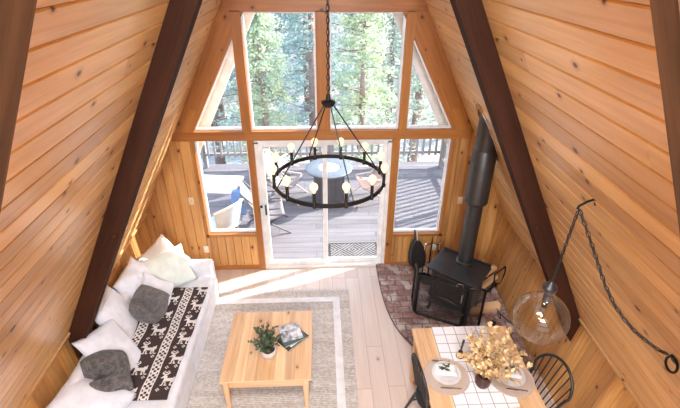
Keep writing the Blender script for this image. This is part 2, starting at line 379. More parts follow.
# convex clip
def clip(poly, ax, val, keep_greater):
    out = []
    for i in range(len(poly)):
        p, q = poly[i], poly[(i + 1) % len(poly)]
        ip = (p[ax] >= val) if keep_greater else (p[ax] <= val); iq = (q[ax] >= val) if keep_greater else (q[ax] <= val)
        if ip: out.append(p)
        if ip != iq and abs(q[ax] - p[ax]) > 1e-9:
            t = (val - p[ax]) / (q[ax] - p[ax]); out.append((p[0] + t * (q[0] - p[0]), p[1] + t * (q[1] - p[1])))
    res = []
    for p in out:
        if not res or (abs(p[0] - res[-1][0]) + abs(p[1] - res[-1][1])) > 1e-6: res.append(p)
    if len(res) > 1 and abs(res[0][0] - res[-1][0]) + abs(res[0][1] - res[-1][1]) < 1e-6: res.pop()
    return res
def boards(b, poly, width, fn, across=0, g=0.006, groove=0.007, phase=0.0, slot=0.0022):
    """grooved boards over a convex polygon; the grain runs along the other axis. fn(p0, p1, depth) -> point"""
    uvl = b.bm.loops.layers.uv.verify(); b.uvdone = True
    lo = min(p[across] for p in poly); hi = max(p[across] for p in poly)
    k = math.floor((lo - phase) / width)
    while phase + k * width < hi:
        a = phase + k * width; e = a + width
        for x0, x1, d0, d1 in ((a, a + slot, groove + 0.012, groove), (a + slot, a + g, groove, 0), (a + g, e - g, 0, 0), (e - g, e - 0.0008, 0, groove), (e - 0.0008, e, groove, groove + 0.012)):
            c = clip(clip(poly, across, x0, True), across, x1, False)
            if len(c) < 3: continue
            vs_ = []
            for p in c:
                t = (p[across] - x0) / (x1 - x0); vs_.append(b.bm.verts.new(fn(p[0], p[1], d0 + (d1 - d0) * t)))
            try: f = b.bm.faces.new(vs_)
            except ValueError: continue
            for l, p in zip(f.loops, c): l[uvl].uv = (p[1 - across] + k * 1.37, min(max(p[across], a + 1e-4), e - 1e-4) - phase)
        k += 1

# ------------------------------------------------------------------ room shell
XC, ZR, SL = 0.06, 5.88, 1.95
CS = math.sqrt(1 + SL * SL)
YB = 5.34           # back wall
YO = 6.00           # overhang
YF = -2.6           # front end of the room, behind the camera
ZK = 0.93
def roofx(z): return (ZR - z) / SL
def roof_pt(side, y, s, d=0.0):       # s = distance down the slope, d = into the room (negative = outward)
    dx, dz = 1 / CS, -SL / CS
    return Vector((XC + side * (s * dx - d * SL / CS), y, ZR + s * dz - d / CS))
s_knee = (ZR - ZK) / SL * CS
# floor
b = B(); b.bm.loops.layers.uv.verify(); b.uvdone = True
uvl = b.bm.loops.layers.uv.verify()
f = b.bm.faces.new([b.bm.verts.new(p) for p in ((-2.6, YF, 0), (2.75, YF, 0), (2.75, YB + 0.1, 0), (-2.6, YB + 0.1, 0))])
for l in f.loops: l[uvl].uv = (l.vert.co.y, l.vert.co.x + 5)
struct(b.build('floor', 'floor', recalc=False))
# ceiling slopes: boards run along y
b = B()
for side in (-1, 1):
    boards(b, [(YF, 0), (YO, 0), (YO, s_knee + 0.02), (YF, s_knee + 0.02)], 0.137, lambda y, s, d, sd=side: roof_pt(sd, y, s, -d), across=1, g=0.008, groove=0.008, phase=0.02 if side > 0 else 0.05)
uvl = b.bm.loops.layers.uv.verify()
struct(b.build('ceiling', 'pine_roof', recalc=False))
b = B()
for side in (-1, 1):
    b.prism([(YF, -0.03), (YO, -0.03), (YO, s_knee + 0.5), (YF, s_knee + 0.5)], lambda y, s, sd=side: roof_pt(sd, y, s, -0.03), lambda y, s, sd=side: roof_pt(sd, y, s, -0.14))
struct(b.build('roof', 'shingle'))
# white painted fly rafters at the open edge of the roof
for side in (-1, 1):
    b = B(); b.prism([(5.90, 0.1), (5.96, 0.1), (5.96, s_knee + 0.45), (5.90, s_knee + 0.45)], lambda y, s, sd=side: roof_pt(sd, y, s, 0.0), lambda y, s, sd=side: roof_pt(sd, y, s, 0.325))
    b.prism([(YB + 0.16, 0.1), (5.90, 0.1), (5.90, s_knee + 0.45), (YB + 0.16, s_knee + 0.45)], lambda y, s, sd=side: roof_pt(sd, y, s, 0.0), lambda y, s, sd=side: roof_pt(sd, y, s, 0.012))
    o = b.build('trim_%d' % (1 if side < 0 else 2), 'white_paint'); struct(o)
# knee walls, vertical boards
KXT = {-1: XC - roofx(ZK), 1: XC + roofx(ZK)}; KXB = {-1: KXT[-1] + 0.05, 1: KXT[1] - 0.15}
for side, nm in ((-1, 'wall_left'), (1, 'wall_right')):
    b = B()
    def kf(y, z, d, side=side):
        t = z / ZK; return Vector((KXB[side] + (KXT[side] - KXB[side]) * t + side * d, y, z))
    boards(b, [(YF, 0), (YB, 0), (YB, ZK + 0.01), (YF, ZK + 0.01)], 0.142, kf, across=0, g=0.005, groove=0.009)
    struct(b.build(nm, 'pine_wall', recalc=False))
# cap strip between roof and knee wall
n_trim = 3
def trim(b, mat='pine_trim', axis=None, name=None):
    global n_trim
    o = b.build(name or 'trim_%d' % n_trim, mat, axis=axis); n_trim += 1; return struct(o)
for side in (-1, 1):
    b = B(); b.prism([(YF, s_knee - 0.075), (YB, s_knee - 0.075), (YB, s_knee + 0.0), (YF, s_knee + 0.0)], lambda y, s, sd=side: roof_pt(sd, y, s, 0.0), lambda y, s, sd=side: roof_pt(sd, y, s, 0.018)); trim(b, 'pine_roof')
# back wall panels
b = B()
bf = lambda x, z, d: Vector((x, YB + d, z))
HZ = 2.07
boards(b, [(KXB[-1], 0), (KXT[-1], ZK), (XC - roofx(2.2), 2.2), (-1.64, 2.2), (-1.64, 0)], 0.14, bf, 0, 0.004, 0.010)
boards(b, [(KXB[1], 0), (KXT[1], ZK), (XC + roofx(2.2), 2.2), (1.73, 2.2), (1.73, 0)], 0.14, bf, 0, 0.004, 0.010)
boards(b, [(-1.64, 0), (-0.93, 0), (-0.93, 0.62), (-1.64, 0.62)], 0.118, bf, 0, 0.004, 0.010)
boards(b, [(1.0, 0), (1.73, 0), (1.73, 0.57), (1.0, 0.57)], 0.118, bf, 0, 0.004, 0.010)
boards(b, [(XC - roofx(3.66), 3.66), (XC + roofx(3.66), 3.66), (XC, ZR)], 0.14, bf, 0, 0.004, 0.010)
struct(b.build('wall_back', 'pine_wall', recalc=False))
# outer skin behind the panels (deck side)
b = B()
for poly in ([(KXB[-1] - 0.2, -0.1), (KXT[-1] - 0.1, ZK), (XC - roofx(2.2) - 0.05, 2.2), (-1.63, 2.2), (-1.63, -0.1)], [(KXB[1] + 0.2, -0.1), (KXT[1] + 0.1, ZK), (XC + roofx(2.2) + 0.05, 2.2), (1.72, 2.2), (1.72, -0.1)],
             [(-1.63, -0.1), (-0.93, -0.1), (-0.93, 0.6), (-1.63, 0.6)], [(1.0, -0.1), (1.72, -0.1), (1.72, 0.55), (1.0, 0.55)], [(XC - roofx(3.7), 3.7), (XC + roofx(3.7), 3.7), (XC, ZR)]):
    b.prism(poly, lambda x, z: Vector((x, YB + 0.03, z)), lambda x, z: Vector((x, YB + 0.13, z)))
struct(b.build('wall_outside', 'pine_wall'))
# front wall behind the camera: two posts of boarding and a header leave gaps, added to let sky light in
b = B()
ff = lambda x, z: Vector((x, YF, z)); fg = lambda x, z: Vector((x, YF + 0.1, z))
for poly in ([(-2.6, 0), (-2.5, 0.95), (-2.05, 1.75), (-1.75, 1.75), (-1.75, 0)], [(2.7, 0), (2.6, 0.95), (2.15, 1.75), (1.87, 1.75), (1.87, 0)], [(-1.75, 0), (1.87, 0), (1.87, 0.6), (-1.75, 0.6)],
             [(-1.95, 2.2), (2.1, 2.2), (1.75, 2.75), (-1.6, 2.75)], [(XC - roofx(5.0), 5.0), (XC + roofx(5.0), 5.0), (XC, ZR)]):
    b.prism(poly, ff, fg)
struct(b.build('wall_front', 'pine_wall'))
# rafters: deep dark beams on both slopes
for (y0, y1) in ((3.15, 3.30), (1.04, 1.17), (-1.10, -0.96)):
    for side in (-1, 1):
        if y0 == 1.04: y1 = 1.21 if side < 0 else 1.14
        b = B()
        s1 = (ZR / SL) * CS
        kx = KXB[side]
        # runs from the ridge to the floor; the lower tip stops on the floor
        pts = [roof_pt(side, 0, 0.0, 0.0), roof_pt(side, 0, s_knee + 0.55, 0.0), roof_pt(side, 0, s_knee + 0.55, 0.162), roof_pt(side, 0, 0.3, 0.162)]
        poly = [(p.x, p.z) for p in pts]; poly = clip(poly, 1, 0.0, True)
        poly = clip(poly, 0, XC, side > 0)
        b.prism(poly, lambda x, z, y=y0: Vector((x, y, z)), lambda x, z, y=y1: Vector((x, y, z)))
        # grain along the slope
        uvl = b.bm.loops.layers.uv.verify(); b.uvdone = True; b.bm.normal_update()
        for f in b.bm.faces:
            for l in f.loops:
                c = l.vert.co; s = (ZR - c.z) / SL * CS; t = (c.x - XC) * side * SL / CS + (c.z - ZR) / CS
                l[uvl].uv = (s, (t + 0.3) if abs(f.normal.y) > 0.5 else c.y * 0.5 + 0.1)
        o = b.build('roof_beam', 'beam' if y0 > 2 else 'beam_worn'); struct(o)
# sill, lintel, casings of the window wall
def bar(x0, x1, z0, z1, mat='pine_trim', y0=YB - 0.035, y1=YB + 0.12, axis=None):
    b = B(); b.box(((x0 + x1) / 2, (y0 + y1) / 2, (z0 + z1) / 2), (x1 - x0, y1 - y0, z1 - z0), 0.003, seg=1); return trim(b, mat, axis)
bar(XC - roofx(2.07) + 0.01, XC + roofx(2.19) - 0.01, 2.07, 2.19)
bar(-0.95, -0.865, 0.0, 2.07); bar(0.925, 1.02, 0.0, 2.07)
bar(-1.66, -1.62, 0.60, 2.07); bar(1.70, 1.75, 0.55, 2.07)
bar(-1.66, -0.95, 0.60, 0.645); bar(1.02, 1.75, 0.55, 0.595)
bar(-0.045, 0.115, 2.19, 3.60); bar(-0.99, -0.875, 2.19, 3.60); bar(0.99, 1.09, 2.19, 3.60)
bar(XC - roofx(3.60) + 0.01, XC + roofx(3.60) - 0.01, 3.585, 3.76)
for side in (-1, 1):
    xa, za = (-0.985, 3.32) if side < 0 else (1.10, 3.29)
    xb = -1.60 if side < 0 else 1.69
    # inner edge follows the glass, outer edge the roof
    dirx = (xb - xa) / (za - 2.19)
    ztop = 3.62
    poly = [(xb, 2.19), (xa - dirx * (ztop - za), ztop), (XC + side * (roofx(ztop) + 0.0), ztop), (XC + side * (roofx(2.19)), 2.19)]
    b = B(); b.prism(poly, lambda x, z: Vector((x, YB - 0.03, z)), lambda x, z: Vector((x, YB + 0.12, z)))
    uvl = b.bm.loops.layers.uv.verify(); b.uvdone = True
    for f in b.bm.faces:
        for l in f.loops: c = l.vert.co; l[uvl].uv = ((c.z * SL - abs(c.x - XC)) / CS, (abs(c.x - XC) * SL + c.z) / CS + c.y)
    struct(b.build('trim_%d' % n_trim, 'pine_trim')); n_trim += 1
# baseboards
for side, nm, x0, x1 in ((0, 'baseboard_back', KXB[-1] + 0.03, -0.95), (0, 'baseboard_rear', 1.02, KXB[1] - 0.03)):
    b = B(); b.box(((x0 + x1) / 2, YB - 0.012, 0.035), (x1 - x0, 0.02, 0.07), 0.004, seg=1); struct(b.build('baseboard_back', 'pine_trim'))
# windows
def window(num, poly):
    cx = sum(p[0] for p in poly) / len(poly); cz = sum(p[1] for p in poly) / len(poly)
    e = bpy.data.objects.new('window_%d' % num, None); COL.objects.link(e); e['kind'] = 'structure'; e.location = (cx, YB + 0.06, cz)
    loc = [(p[0] - cx, p[1] - cz) for p in poly]; k = len(loc)
    # inset polygon
    def inset(pl, d):
        out = []
        area_ = sum(pl[i][0] * pl[(i + 1) % k][1] - pl[(i + 1) % k][0] * pl[i][1] for i in range(k))
        sg = 1 if area_ > 0 else -1
        for i in range(k):
            p0, p1, p2 = Vector(pl[i - 1]), Vector(pl[i]), Vector(pl[(i + 1) % k])
            e1 = (p1 - p0).normalized(); e2 = (p2 - p1).normalized()
            n1 = Vector((-e1.y, e1.x)) * sg; n2 = Vector((-e2.y, e2.x)) * sg
            m_ = (n1 + n2); m_ = m_ / max(0.15, (1 + n1.dot(n2)))
            out.append((p1.x + m_.x * d, p1.y + m_.y * d))
        return out
    ins = inset(loc, 0.022)
    b = B()
    for i in range(k):
        j = (i + 1) % k
        q = [loc[i], loc[j], ins[j], ins[i]]
        b.prism(q, lambda x, z: Vector((x, -0.03, z)), lambda x, z: Vector((x, 0.03, z)))
    b.build('window_frame', 'white_frame', e)
    b = B(); b.quad([Vector((x, 0, z)) for x, z in inset(loc, 0.01)]); b.build('pane', 'glass', e)
window(1, [(-1.62, 0.645), (-0.95, 0.645), (-0.95, 2.07), (-1.62, 2.07)])
window(2, [(1.02, 0.595), (1.70, 0.595), (1.70, 2.07), (1.02, 2.07)])
window(3, [(-0.875, 2.19), (-0.045, 2.19), (-0.045, 3.585), (-0.875, 3.585)])
window(4, [(0.115, 2.19), (0.99, 2.19), (0.99, 3.585), (0.115, 3.585)])
window(5, [(-1.61, 2.19), (-0.985, 2.19), (-0.985, 3.33)])
window(6, [(1.70, 2.19), (1.09, 2.19), (1.09, 3.31)])
# sliding door
e = bpy.data.objects.new('door_1', None); COL.objects.link(e); e['kind'] = 'structure'; e.location = (0.03, YB + 0.04, 0)
b = B()
b.box((0, 0.02, 2.04), (1.79, 0.10, 0.06)); b.box((0, 0.02, 0.02), (1.79, 0.14, 0.04))
b.box((-0.87, 0.02, 1.03), (0.05, 0.10, 2.0)); b.box((0.87, 0.02, 1.03), (0.05, 0.10, 2.0)); b.build('door_frame', 'white_frame', e)
for x0, x1, yy, nm in ((-0.845, 0.045, 0.0, 'sliding_panel'), (-0.02, 0.845, 0.045, 'fixed_panel')):
    b = B(); cx = (x0 + x1) / 2; W_ = x1 - x0
    for px_ in (x0 + 0.028, x1 - 0.028): b.box((px_, yy, 1.025), (0.056, 0.035, 1.97), 0.004, seg=1)
    b.box((cx, yy, 0.075), (W_ - 0.112, 0.035, 0.07)); b.box((cx, yy, 1.985), (W_ - 0.112, 0.035, 0.05))
    pnl = b.build(nm, 'white_frame', e)
    b = B(); b.quad([(x0 + 0.05, yy, 0.10), (x1 - 0.05, yy, 0.10), (x1 - 0.05, yy, 1.965), (x0 + 0.05, yy, 1.965)]); b.build('pane', 'glass', pnl)
b = B(); b.box((-0.818, -0.035, 1.02), (0.022, 0.025, 0.16), 0.004); b.box((-0.875, -0.045, 1.08), (0.03, 0.03, 0.03), 0.004); b.build('door_handle', 'black_paint', e)

def wall_plate(name, label, cat, x, z, mat, w_=0.072, h_=0.115, kind='switch'):
    t = thing(name, label, cat, (x, YB - 0.001, z))
    b = B(); b.box((0, -0.004, 0), (w_, 0.008, h_), 0.003); b.build('plate', mat, t)
    if kind == 'switch':
        b = B(); b.box((0, -0.012, 0.004), (0.012, 0.014, 0.024), 0.002); b.build('toggle', mat, t)
    else:
        for dz in (0.024, -0.024):
            b = B(); b.box((0, -0.009, dz), (0.034, 0.004, 0.028), 0.0015); b.build('socket', mat, t)
wall_plate('light_switch', 'pale switch plate on boarded wall left of the left window', 'light switch', -1.79, 1.19, 'plate_switch')
wall_plate('power_outlet', 'pale double outlet low on boarded wall beside the sofa arm', 'power outlet', -1.705, 0.375, 'outlet_white', kind='outlet')
wall_plate('light_switch', 'tan switch plate on boarded wall between right window and stove pipe', 'light switch', 1.945, 1.13, 'plate_switch')
wall_plate('power_outlet', 'pale outlet low on the wall behind the stove top', 'power outlet', 1.66, 0.33, 'outlet_white', kind='outlet')

# ------------------------------------------------------------------ outside: deck, railing, hillside
ZD = -0.10
b = B(); b.box((0.2, (YB + 0.13 + 9.35) / 2, ZD - 0.04), (9.0, 9.35 - YB - 0.13, 0.08)); o = b.build('deck', 'deck', axis=0); struct(o)
# railing at the far edge
rl = thing('deck_railing', 'weathered wooden deck railing with upright balusters along the far deck edge', 'railing', (0.2, 9.15, ZD))
b = B(); b.box((0, 0, 0.33), (8.4, 0.045, 0.06)); b.build('bottom_rail', 'rail', rl)
b = B(); b.box((0, 0, 0.93), (8.4, 0.12, 0.045)); b.build('top_rail', 'rail', rl)
for i in range(-3, 4):
    b = B(); b.box((i * 1.4, 0.03, 0.47), (0.09, 0.09, 0.94)); b.build('post', 'rail', rl)
base = None
for i in range(56):
    x = -4.0 + i * 0.145
    if base is None:
        b = B(); b.box((0, -0.035, 0.60), (0.045, 0.03, 0.66)); base = b.build('baluster', 'rail', rl); base.location = (x, 0, 0)
    else:
        c = base.copy(); COL.objects.link(c); c.location = (x, 0, 0)
rs = thing('deck_railing', 'weathered wooden deck railing on the right side of the deck', 'railing', (2.72, 7.3, ZD), PI / 2)
b = B(); b.box((0, 0, 0.20), (3.6, 0.045, 0.06)); b.build('bottom_rail', 'rail', rs)
b = B(); b.box((0, 0, 0.95), (3.6, 0.12, 0.045)); b.build('top_rail', 'rail', rs)
for i in range(-1, 2):
    b = B(); b.box((i * 1.75, 0.0, 0.48), (0.09, 0.09, 0.96)); b.build('post', 'rail', rs)
for i in range(24):
    c = base.copy(); COL.objects.link(c); c.parent = rs; c.location = (-1.7 + i * 0.145, 0, 0)

# ground beyond
def hz(x, y):
    base_ = -2.2 - 1.6 * min(1, max(0, (y - 9) / 8)) + max(0, (y - 22)) * 0.20 + max(0, y - 45) * 0.25
    return base_ + 0.5 * noise.noise(Vector((x * 0.12, y * 0.12, 0))) + max(0, x - 2) * 0.10
b = B(); b.grid(lambda u, v: Vector((-45 + 90 * u, 8 + 82 * v, hz(-45 + 90 * u, 8 + 82 * v))), 60, 60)
o = b.build('hillside', 'hill', smooth='all'); struct(o)

def tree_mesh(kind, seed, H):
    rnd = random.Random(seed)
    bt = B(); bt.cone((0, 0, -0.5), (0.1, 0, H * 0.97), 0.16 + H * 0.008, 0.03, 9)
    limbs = []
    bf_ = B()
    nl = 40
    for i in range(nl):
        t = 0.16 + 0.84 * (i / nl) ** 0.9
        z = H * t
        R = H * 0.20 * (1 - t) ** 0.6 + 0.22
        for k in range(4):
            a = rnd.uniform(0, 2 * PI); r1 = R * rnd.uniform(0.75, 1.15)
            tip = Vector((math.cos(a) * r1, math.sin(a) * r1, z + rnd.uniform(-0.1, 0.25) * r1))
            if k == 0 and r1 > 0.5: bt.cone((0.05, 0, z - 0.1), tip * 0.98, 0.035, 0.012, 5, False)
            for c in range(5):
                q = rnd.uniform(0.35, 1.0); ctr = Vector((0, 0, z)).lerp(tip, q) + Vector([rnd.gauss(0, 0.16) for _ in range(3)])
                for m_ in range(8):
                    d = Vector([rnd.gauss(0, 1) for _ in range(3)]).normalized(); d.z = d.z * 0.6 + 0.15
                    s_ = d.cross(Vector([rnd.gauss(0, 1) for _ in range(3)])).normalized()
                    L = rnd.uniform(0.12, 0.26); wd = rnd.uniform(0.025, 0.06)
                    p = ctr + Vector([rnd.gauss(0, 0.07) for _ in range(3)])
                    bf_.quad([p - s_ * wd * 0.4, p + d * L * 0.5 - s_ * wd, p + d * L, p + d * L * 0.5 + s_ * wd])
    return bt, bf_
protos = []
for kind, seed, H, mt in (('full', 1, 9.5, 'needles_teal'), ('full', 2, 8.0, 'needles_lime'), ('full', 3, 9.0, 'needles_pale')):
    t = thing('pine_tree', 'x', 'tree', (0, 0, 0)); bt, bf_ = tree_mesh(kind, seed, H)
    bt.build('trunk', 'bark', t, smooth='all'); bf_.build('foliage', mt, t, recalc=False)
    protos.append(t)
spots = [  # x, y, kind, scale, label, group
 (-3.9, 15.8, 0, 0.95, 'blue-green pine nearest behind the railing in the left upper window', None),
 (-1.7, 13.4, 1, 0.72, 'yellow-green pine with pale needles in the middle of the left upper window', None),
 (-0.3, 17.2, 0, 0.95, 'teal pine beside the post between the two upper windows', None),
 (1.3, 13.6, 1, 0.80, 'lime-green pine low in the right upper window, behind the chandelier hub', None),
 (3.7, 16.4, 2, 1.0, 'pale green pine with a thick grey trunk at the right of the right upper window', None),
 (-6.3, 17.5, 0, 0.9, 'dark teal pine seen through the left triangular window', None),
 (6.6, 19.5, 2, 0.75, 'pale pine on the bare slope seen through the right triangular window', None)]
rnd = random.Random(5)
far = []
placed = [(q[0], q[1], q[3] * 2.0) for q in spots]
for tries in range(6000):
    if len(far) >= 34: break
    y = 19 + 40 * rnd.random(); x = rnd.uniform(-1, 1) * (y * 0.42 + 1); k = rnd.choice((0, 0, 1, 2, 2)); sc_ = rnd.uniform(0.85, 1.25)
    if 4 < x < 9 and y < 30: continue
    if any(math.hypot(x - a, y - c) < (2.05 * sc_ + d) for a, c, d in placed): continue
    placed.append((x, y, 2.05 * sc_)); far.append((x, y, k, sc_))
used = set()
gl = {0: ('tall blue-green pine standing among others far down the wooded slope', 'blue-green pines on the far slope'),
      1: ('tall yellow-green pine standing among others far down the wooded slope', 'yellow-green pines on the far slope'),
      2: ('tall pale grey-green pine standing among others far down the wooded slope', 'pale pines on the far slope')}
for sp in spots + [(x, y, k, s, None, None) for x, y, k, s in far]:
    x, y, k, s, lab, g = sp
    if k in used: o = copy_tree(protos[k])
    else: o = protos[k]; used.add(k)
    o.location = (x, y, hz(x, y) - 0.1); o.scale = (s, s, s); o.rotation_euler = (0, 0, rnd.uniform(0, 6.28))
    if lab: o['label'] = lab
    else: o['label'], o['group'] = gl[k]

def sling_chair(loc, rz, sling, frame, label, group=None):
    t = thing('patio_chair', label, 'chair', loc, rz, group)
    # faces -y; low slung folding chair with crossed legs
    for s in (-1, 1):
        b = B(); b.tube([(s * 0.27, -0.36, 0.0), (s * 0.27, 0.30, 0.45)], 0.016); b.build('leg', frame, t)
        b = B(); b.tube([(s * 0.24, 0.34, 0.0), (s * 0.24, -0.26, 0.38)], 0.016); b.build('leg', frame, t)
        b = B(); b.tube([(s * 0.29, -0.25, 0.40), (s * 0.29, 0.05, 0.42), (s * 0.29, 0.42, 0.86)], 0.016); b.build('side_frame', frame, t)
        b = B(); b.box((s * 0.32, 0.02, 0.55), (0.05, 0.42, 0.025), 0.008); b.build('armrest', frame, t)
    pr = [(-0.27, 0.40), (-0.12, 0.33), (0.03, 0.31), (0.14, 0.38), (0.25, 0.58), (0.42, 0.88)]
    def fn(u, v):
        k = u * (len(pr) - 1); i = min(int(k), len(pr) - 2); q = k - i
        y = pr[i][0] * (1 - q) + pr[i + 1][0] * q; z = pr[i][1] * (1 - q) + pr[i + 1][1] * q
        return Vector(((v - 0.5) * 0.56, y, z - 0.03 * math.sin(PI * v)))
    b = B(); b.grid(fn, 15, 6); o = b.build('sling', sling, t, smooth='all'); md = o.modifiers.new('s', 'SOLIDIFY'); md.thickness = 0.008
    return t
sling_chair((0.98, 7.65, ZD), math.radians(-80), 'sling_tan', 'frame_tan', 'tan folding sling patio chair to the right of the round fire table')
sling_chair((-0.72, 7.75, ZD), math.radians(75), 'sling_grey', 'frame_tan', 'dark grey sling patio chair to the left of the round fire table')
sling_chair((-1.10, 8.62, ZD), math.radians(150), 'white_paint', 'frame_tan', 'white sling patio chair near the far railing, behind the grey chair')
sling_chair((-0.95, 6.65, ZD), math.radians(100), 'sling_grey', 'charcoal', 'charcoal patio chair close behind the left pane of the sliding door')
# fire table
t = thing('fire_table', 'round charcoal fire table with blue-grey top out on the deck', 'fire table', (0.14, 7.62, ZD))
b = B(); b.lathe([(0, 0), (0.28, 0), (0.28, 0.62), (0, 0.62)], 40)
for k in range(24):
    a = 2 * PI * k / 24; b.box((0.285 * math.cos(a), 0.285 * math.sin(a), 0.31), (0.02, 0.035, 0.60), rot=Matrix.Rotation(a, 3, 'Z') if False else None)
b.build('drum_base', 'charcoal', t, smooth=True)
b = B(); b.lathe([(0, 0.64), (0.36, 0.64), (0.44, 0.66), (0.45, 0.69), (0.43, 0.705), (0.22, 0.705), (0.21, 0.685), (0, 0.685)], 48); b.build('table_top', 'fire_top', t, smooth=True)
b = B(); b.lathe([(0, 0.686), (0.20, 0.686), (0.205, 0.70), (0.12, 0.715), (0, 0.72)], 32); b.build('fire_glass', 'fire_glass', t, smooth=True)
# doormat with a diamond of stripes
b = B(); b.bm.faces.layers
nx, ny = 96, 72
vv = [[b.bm.verts.new((-0.40 + 0.80 * i / nx, -0.29 + 0.58 * j / ny, 0.012)) for j in range(ny + 1)] for i in range(nx + 1)]
for i in range(nx):
    for j in range(ny):
        f = b.bm.faces.new((vv[i][j], vv[i + 1][j], vv[i + 1][j + 1], vv[i][j + 1]))
        ci, cj = i // 24, j // 24; li, lj = i % 24, j % 24
        dgl = (li + lj) if (ci + cj) % 2 == 0 else (li - lj)
        border = i < 3 or j < 3 or i > nx - 4 or j > ny - 4
        f.material_index = 1 if border or (dgl % 8) < 3 or ((ci + cj) % 2 == 0 and (dgl % 8) < 4) else 0
b.box((0, 0, 0.005), (0.798, 0.578, 0.010))
o = b.build('door_mat', ['mat_grey', 'mat_dark'], loc=(0.50, 5.80, ZD), recalc=False); tag(o, 'grey door mat of striped squares lying on the deck outside the sliding door', 'door mat')
# left window things
t = thing('outdoor_table', 'white-topped outdoor table with dark legs seen through the left window', 'table', (-1.86, 6.92, ZD), math.radians(-6))
b = B(); b.box((0, 0, 0.735), (0.86, 0.62, 0.035), 0.006); b.build('table_top', 'white_paint', t)
for sx in (-1, 1):
    for sy in (-1, 1):
        b = B(); b.box((sx * 0.38, sy * 0.26, 0.36), (0.045, 0.045, 0.72)); b.build('leg', 'charcoal', t)
b = B()
b.grid(lambda u, v: Vector((-1.52 + 0.20 * v + 0.02 * math.sin(9 * u), 6.60 - (0.0 if u < 0.3 else 0.05) + 0.14 * max(0, 0.3 - u), (0.665 if u < 0.3 else 0.665 - (u - 0.3) * 0.65) + 0.006)), 20, 8)
o = b.build('towel', 'towel_blue', smooth='all'); md = o.modifiers.new('s', 'SOLIDIFY'); md.thickness = 0.01; tag(o, 'blue towel hanging over the front edge of the white outdoor table', 'towel')
t = thing('shell_chair', 'pale blue shell chair with a white rim just outside the left window', 'chair', (-1.62, 6.28, ZD), math.radians(-125))
b = B()
def shf(u, v):
    a = (v - 0.5) * 2.5; r = 0.27 + 0.03 * u; zz = 0.36 + 0.46 * u * (0.45 + 0.55 * math.cos(a * 0.9))
    return Vector((math.sin(a) * r, math.cos(a) * r * (0.9 + 0.25 * u), zz))
b.grid(shf, 10, 18); o = b.build('backrest', 'shell_blue', t, smooth='all'); md = o.modifiers.new('s', 'SOLIDIFY'); md.thickness = 0.014
b = B(); b.tube([shf(1, v / 20) for v in range(21)], 0.02); b.build('rim', 'white_paint', t, smooth=True)
b = B(); b.lathe([(0, 0.35), (0.25, 0.35), (0.28, 0.37), (0.26, 0.385), (0, 0.375)], 28); b.build('seat', 'shell_blue', t, smooth=True)
for k in range(4):
    a = PI / 4 + k * PI / 2; b = B(); b.cone((math.cos(a) * 0.16, math.sin(a) * 0.16, 0.36), (math.cos(a) * 0.25, math.sin(a) * 0.25, 0), 0.014, 0.011, 8); b.build('leg', 'white_paint', t)

# ------------------------------------------------------------------ hearth
hp = []
ax_, ay_, ex = 1.62, 2.00, 3.4
hx, hy = 2.42, YB - 0.005
for i in range(41):
    a = PI / 2 * i / 40
    hp.append((hx - ax_ * abs(math.cos(a)) ** (2 / ex), hy - ay_ * abs(math.sin(a)) ** (2 / ex)))
hp = hp + [(hx + 0.02, hy)]
t = thing('hearth', 'old red brick hearth pad with a curved edge under the wood stove', 'hearth', (hx, hy, 0))
b = B(); b.prism([(p[0] - hx, p[1] - hy) for p in hp], lambda x, y: Vector((x, y, 0.002)), lambda x, y: Vector((x, y, 0.034))); b.build('mortar_bed', 'mortar', t)
b = B(); uvl = b.bm.loops.layers.uv.verify(); b.uvdone = True
bw, bl, gp = 0.108, 0.215, 0.015
lochp = [(p[0] - hx, p[1] - hy) for p in hp]
row = 0; y = -ay_ - 0.02
rnd = random.Random(3)
while y < 0:
    x = -ax_ - 0.2 + (0.5 * bl if row % 2 else 0)
    while x < 0.05:
        c = clip(clip(clip(clip(lochp, 0, x + gp / 2, True), 0, x + bl - gp / 2, False), 1, y + gp / 2, True), 1, y + bw - gp / 2, False)
        if len(c) >= 3:
            ar = abs(sum(c[i][0] * c[(i + 1) % len(c)][1] - c[(i + 1) % len(c)][0] * c[i][1] for i in range(len(c)))) / 2
            if ar > 0.0008:
                h = 0.046 + rnd.uniform(-0.003, 0.004); n0 = len(b.bm.faces)
                b.prism(c, lambda x_, y_: Vector((x_, y_, 0.02)), lambda x_, y_: Vector((x_, y_, h)))
                b.bm.faces.ensure_lookup_table()
                idv = (rnd.random() * 50, rnd.random() * 50)
                for f in b.bm.faces[n0:]:
                    for l in f.loops: l[uvl].uv = idv
        x += bl
    y += bw; row += 1
o = b.build('bricks', 'brick', t)
md = o.modifiers.new('b', 'BEVEL'); md.width = 0.004; md.segments = 1
ZH = 0.048

# ------------------------------------------------------------------ wood stove
t = thing('wood_stove', 'black cast iron wood stove standing on the brick hearth', 'wood stove', (1.70, 4.32, ZH), math.radians(-40))
b = B(); b.box((0, 0.0, 0.44), (0.56, 0.38, 0.42), 0.02); b.build('body', 'iron', t)
b = B(); b.box((0, -0.005, 0.69), (0.67, 0.47, 0.025), 0.008); b.build('top_plate', 'iron', t)
b = B(); b.box((0, 0.235, 0.69), (0.64, 0.02, 0.10), 0.005); b.build('heat_shield', 'black_paint', t)
b = B(); b.box((0, -0.24, 0.245), (0.50, 0.13, 0.02), 0.006); b.build('ash_lip', 'iron', t)
for sx in (-1, 1):
    for sy in (-1, 1):
        b = B(); b.tube([(sx * 0.22, sy * 0.14, 0.25), (sx * 0.245, sy * 0.16, 0.14), (sx * 0.25, sy * 0.165, 0.05), (sx * 0.265, sy * 0.18, 0.0)], lambda q: 0.034 - 0.014 * math.sin(q * PI * 0.8), 8); b.build('leg', 'iron', t, smooth=True)
b = B()
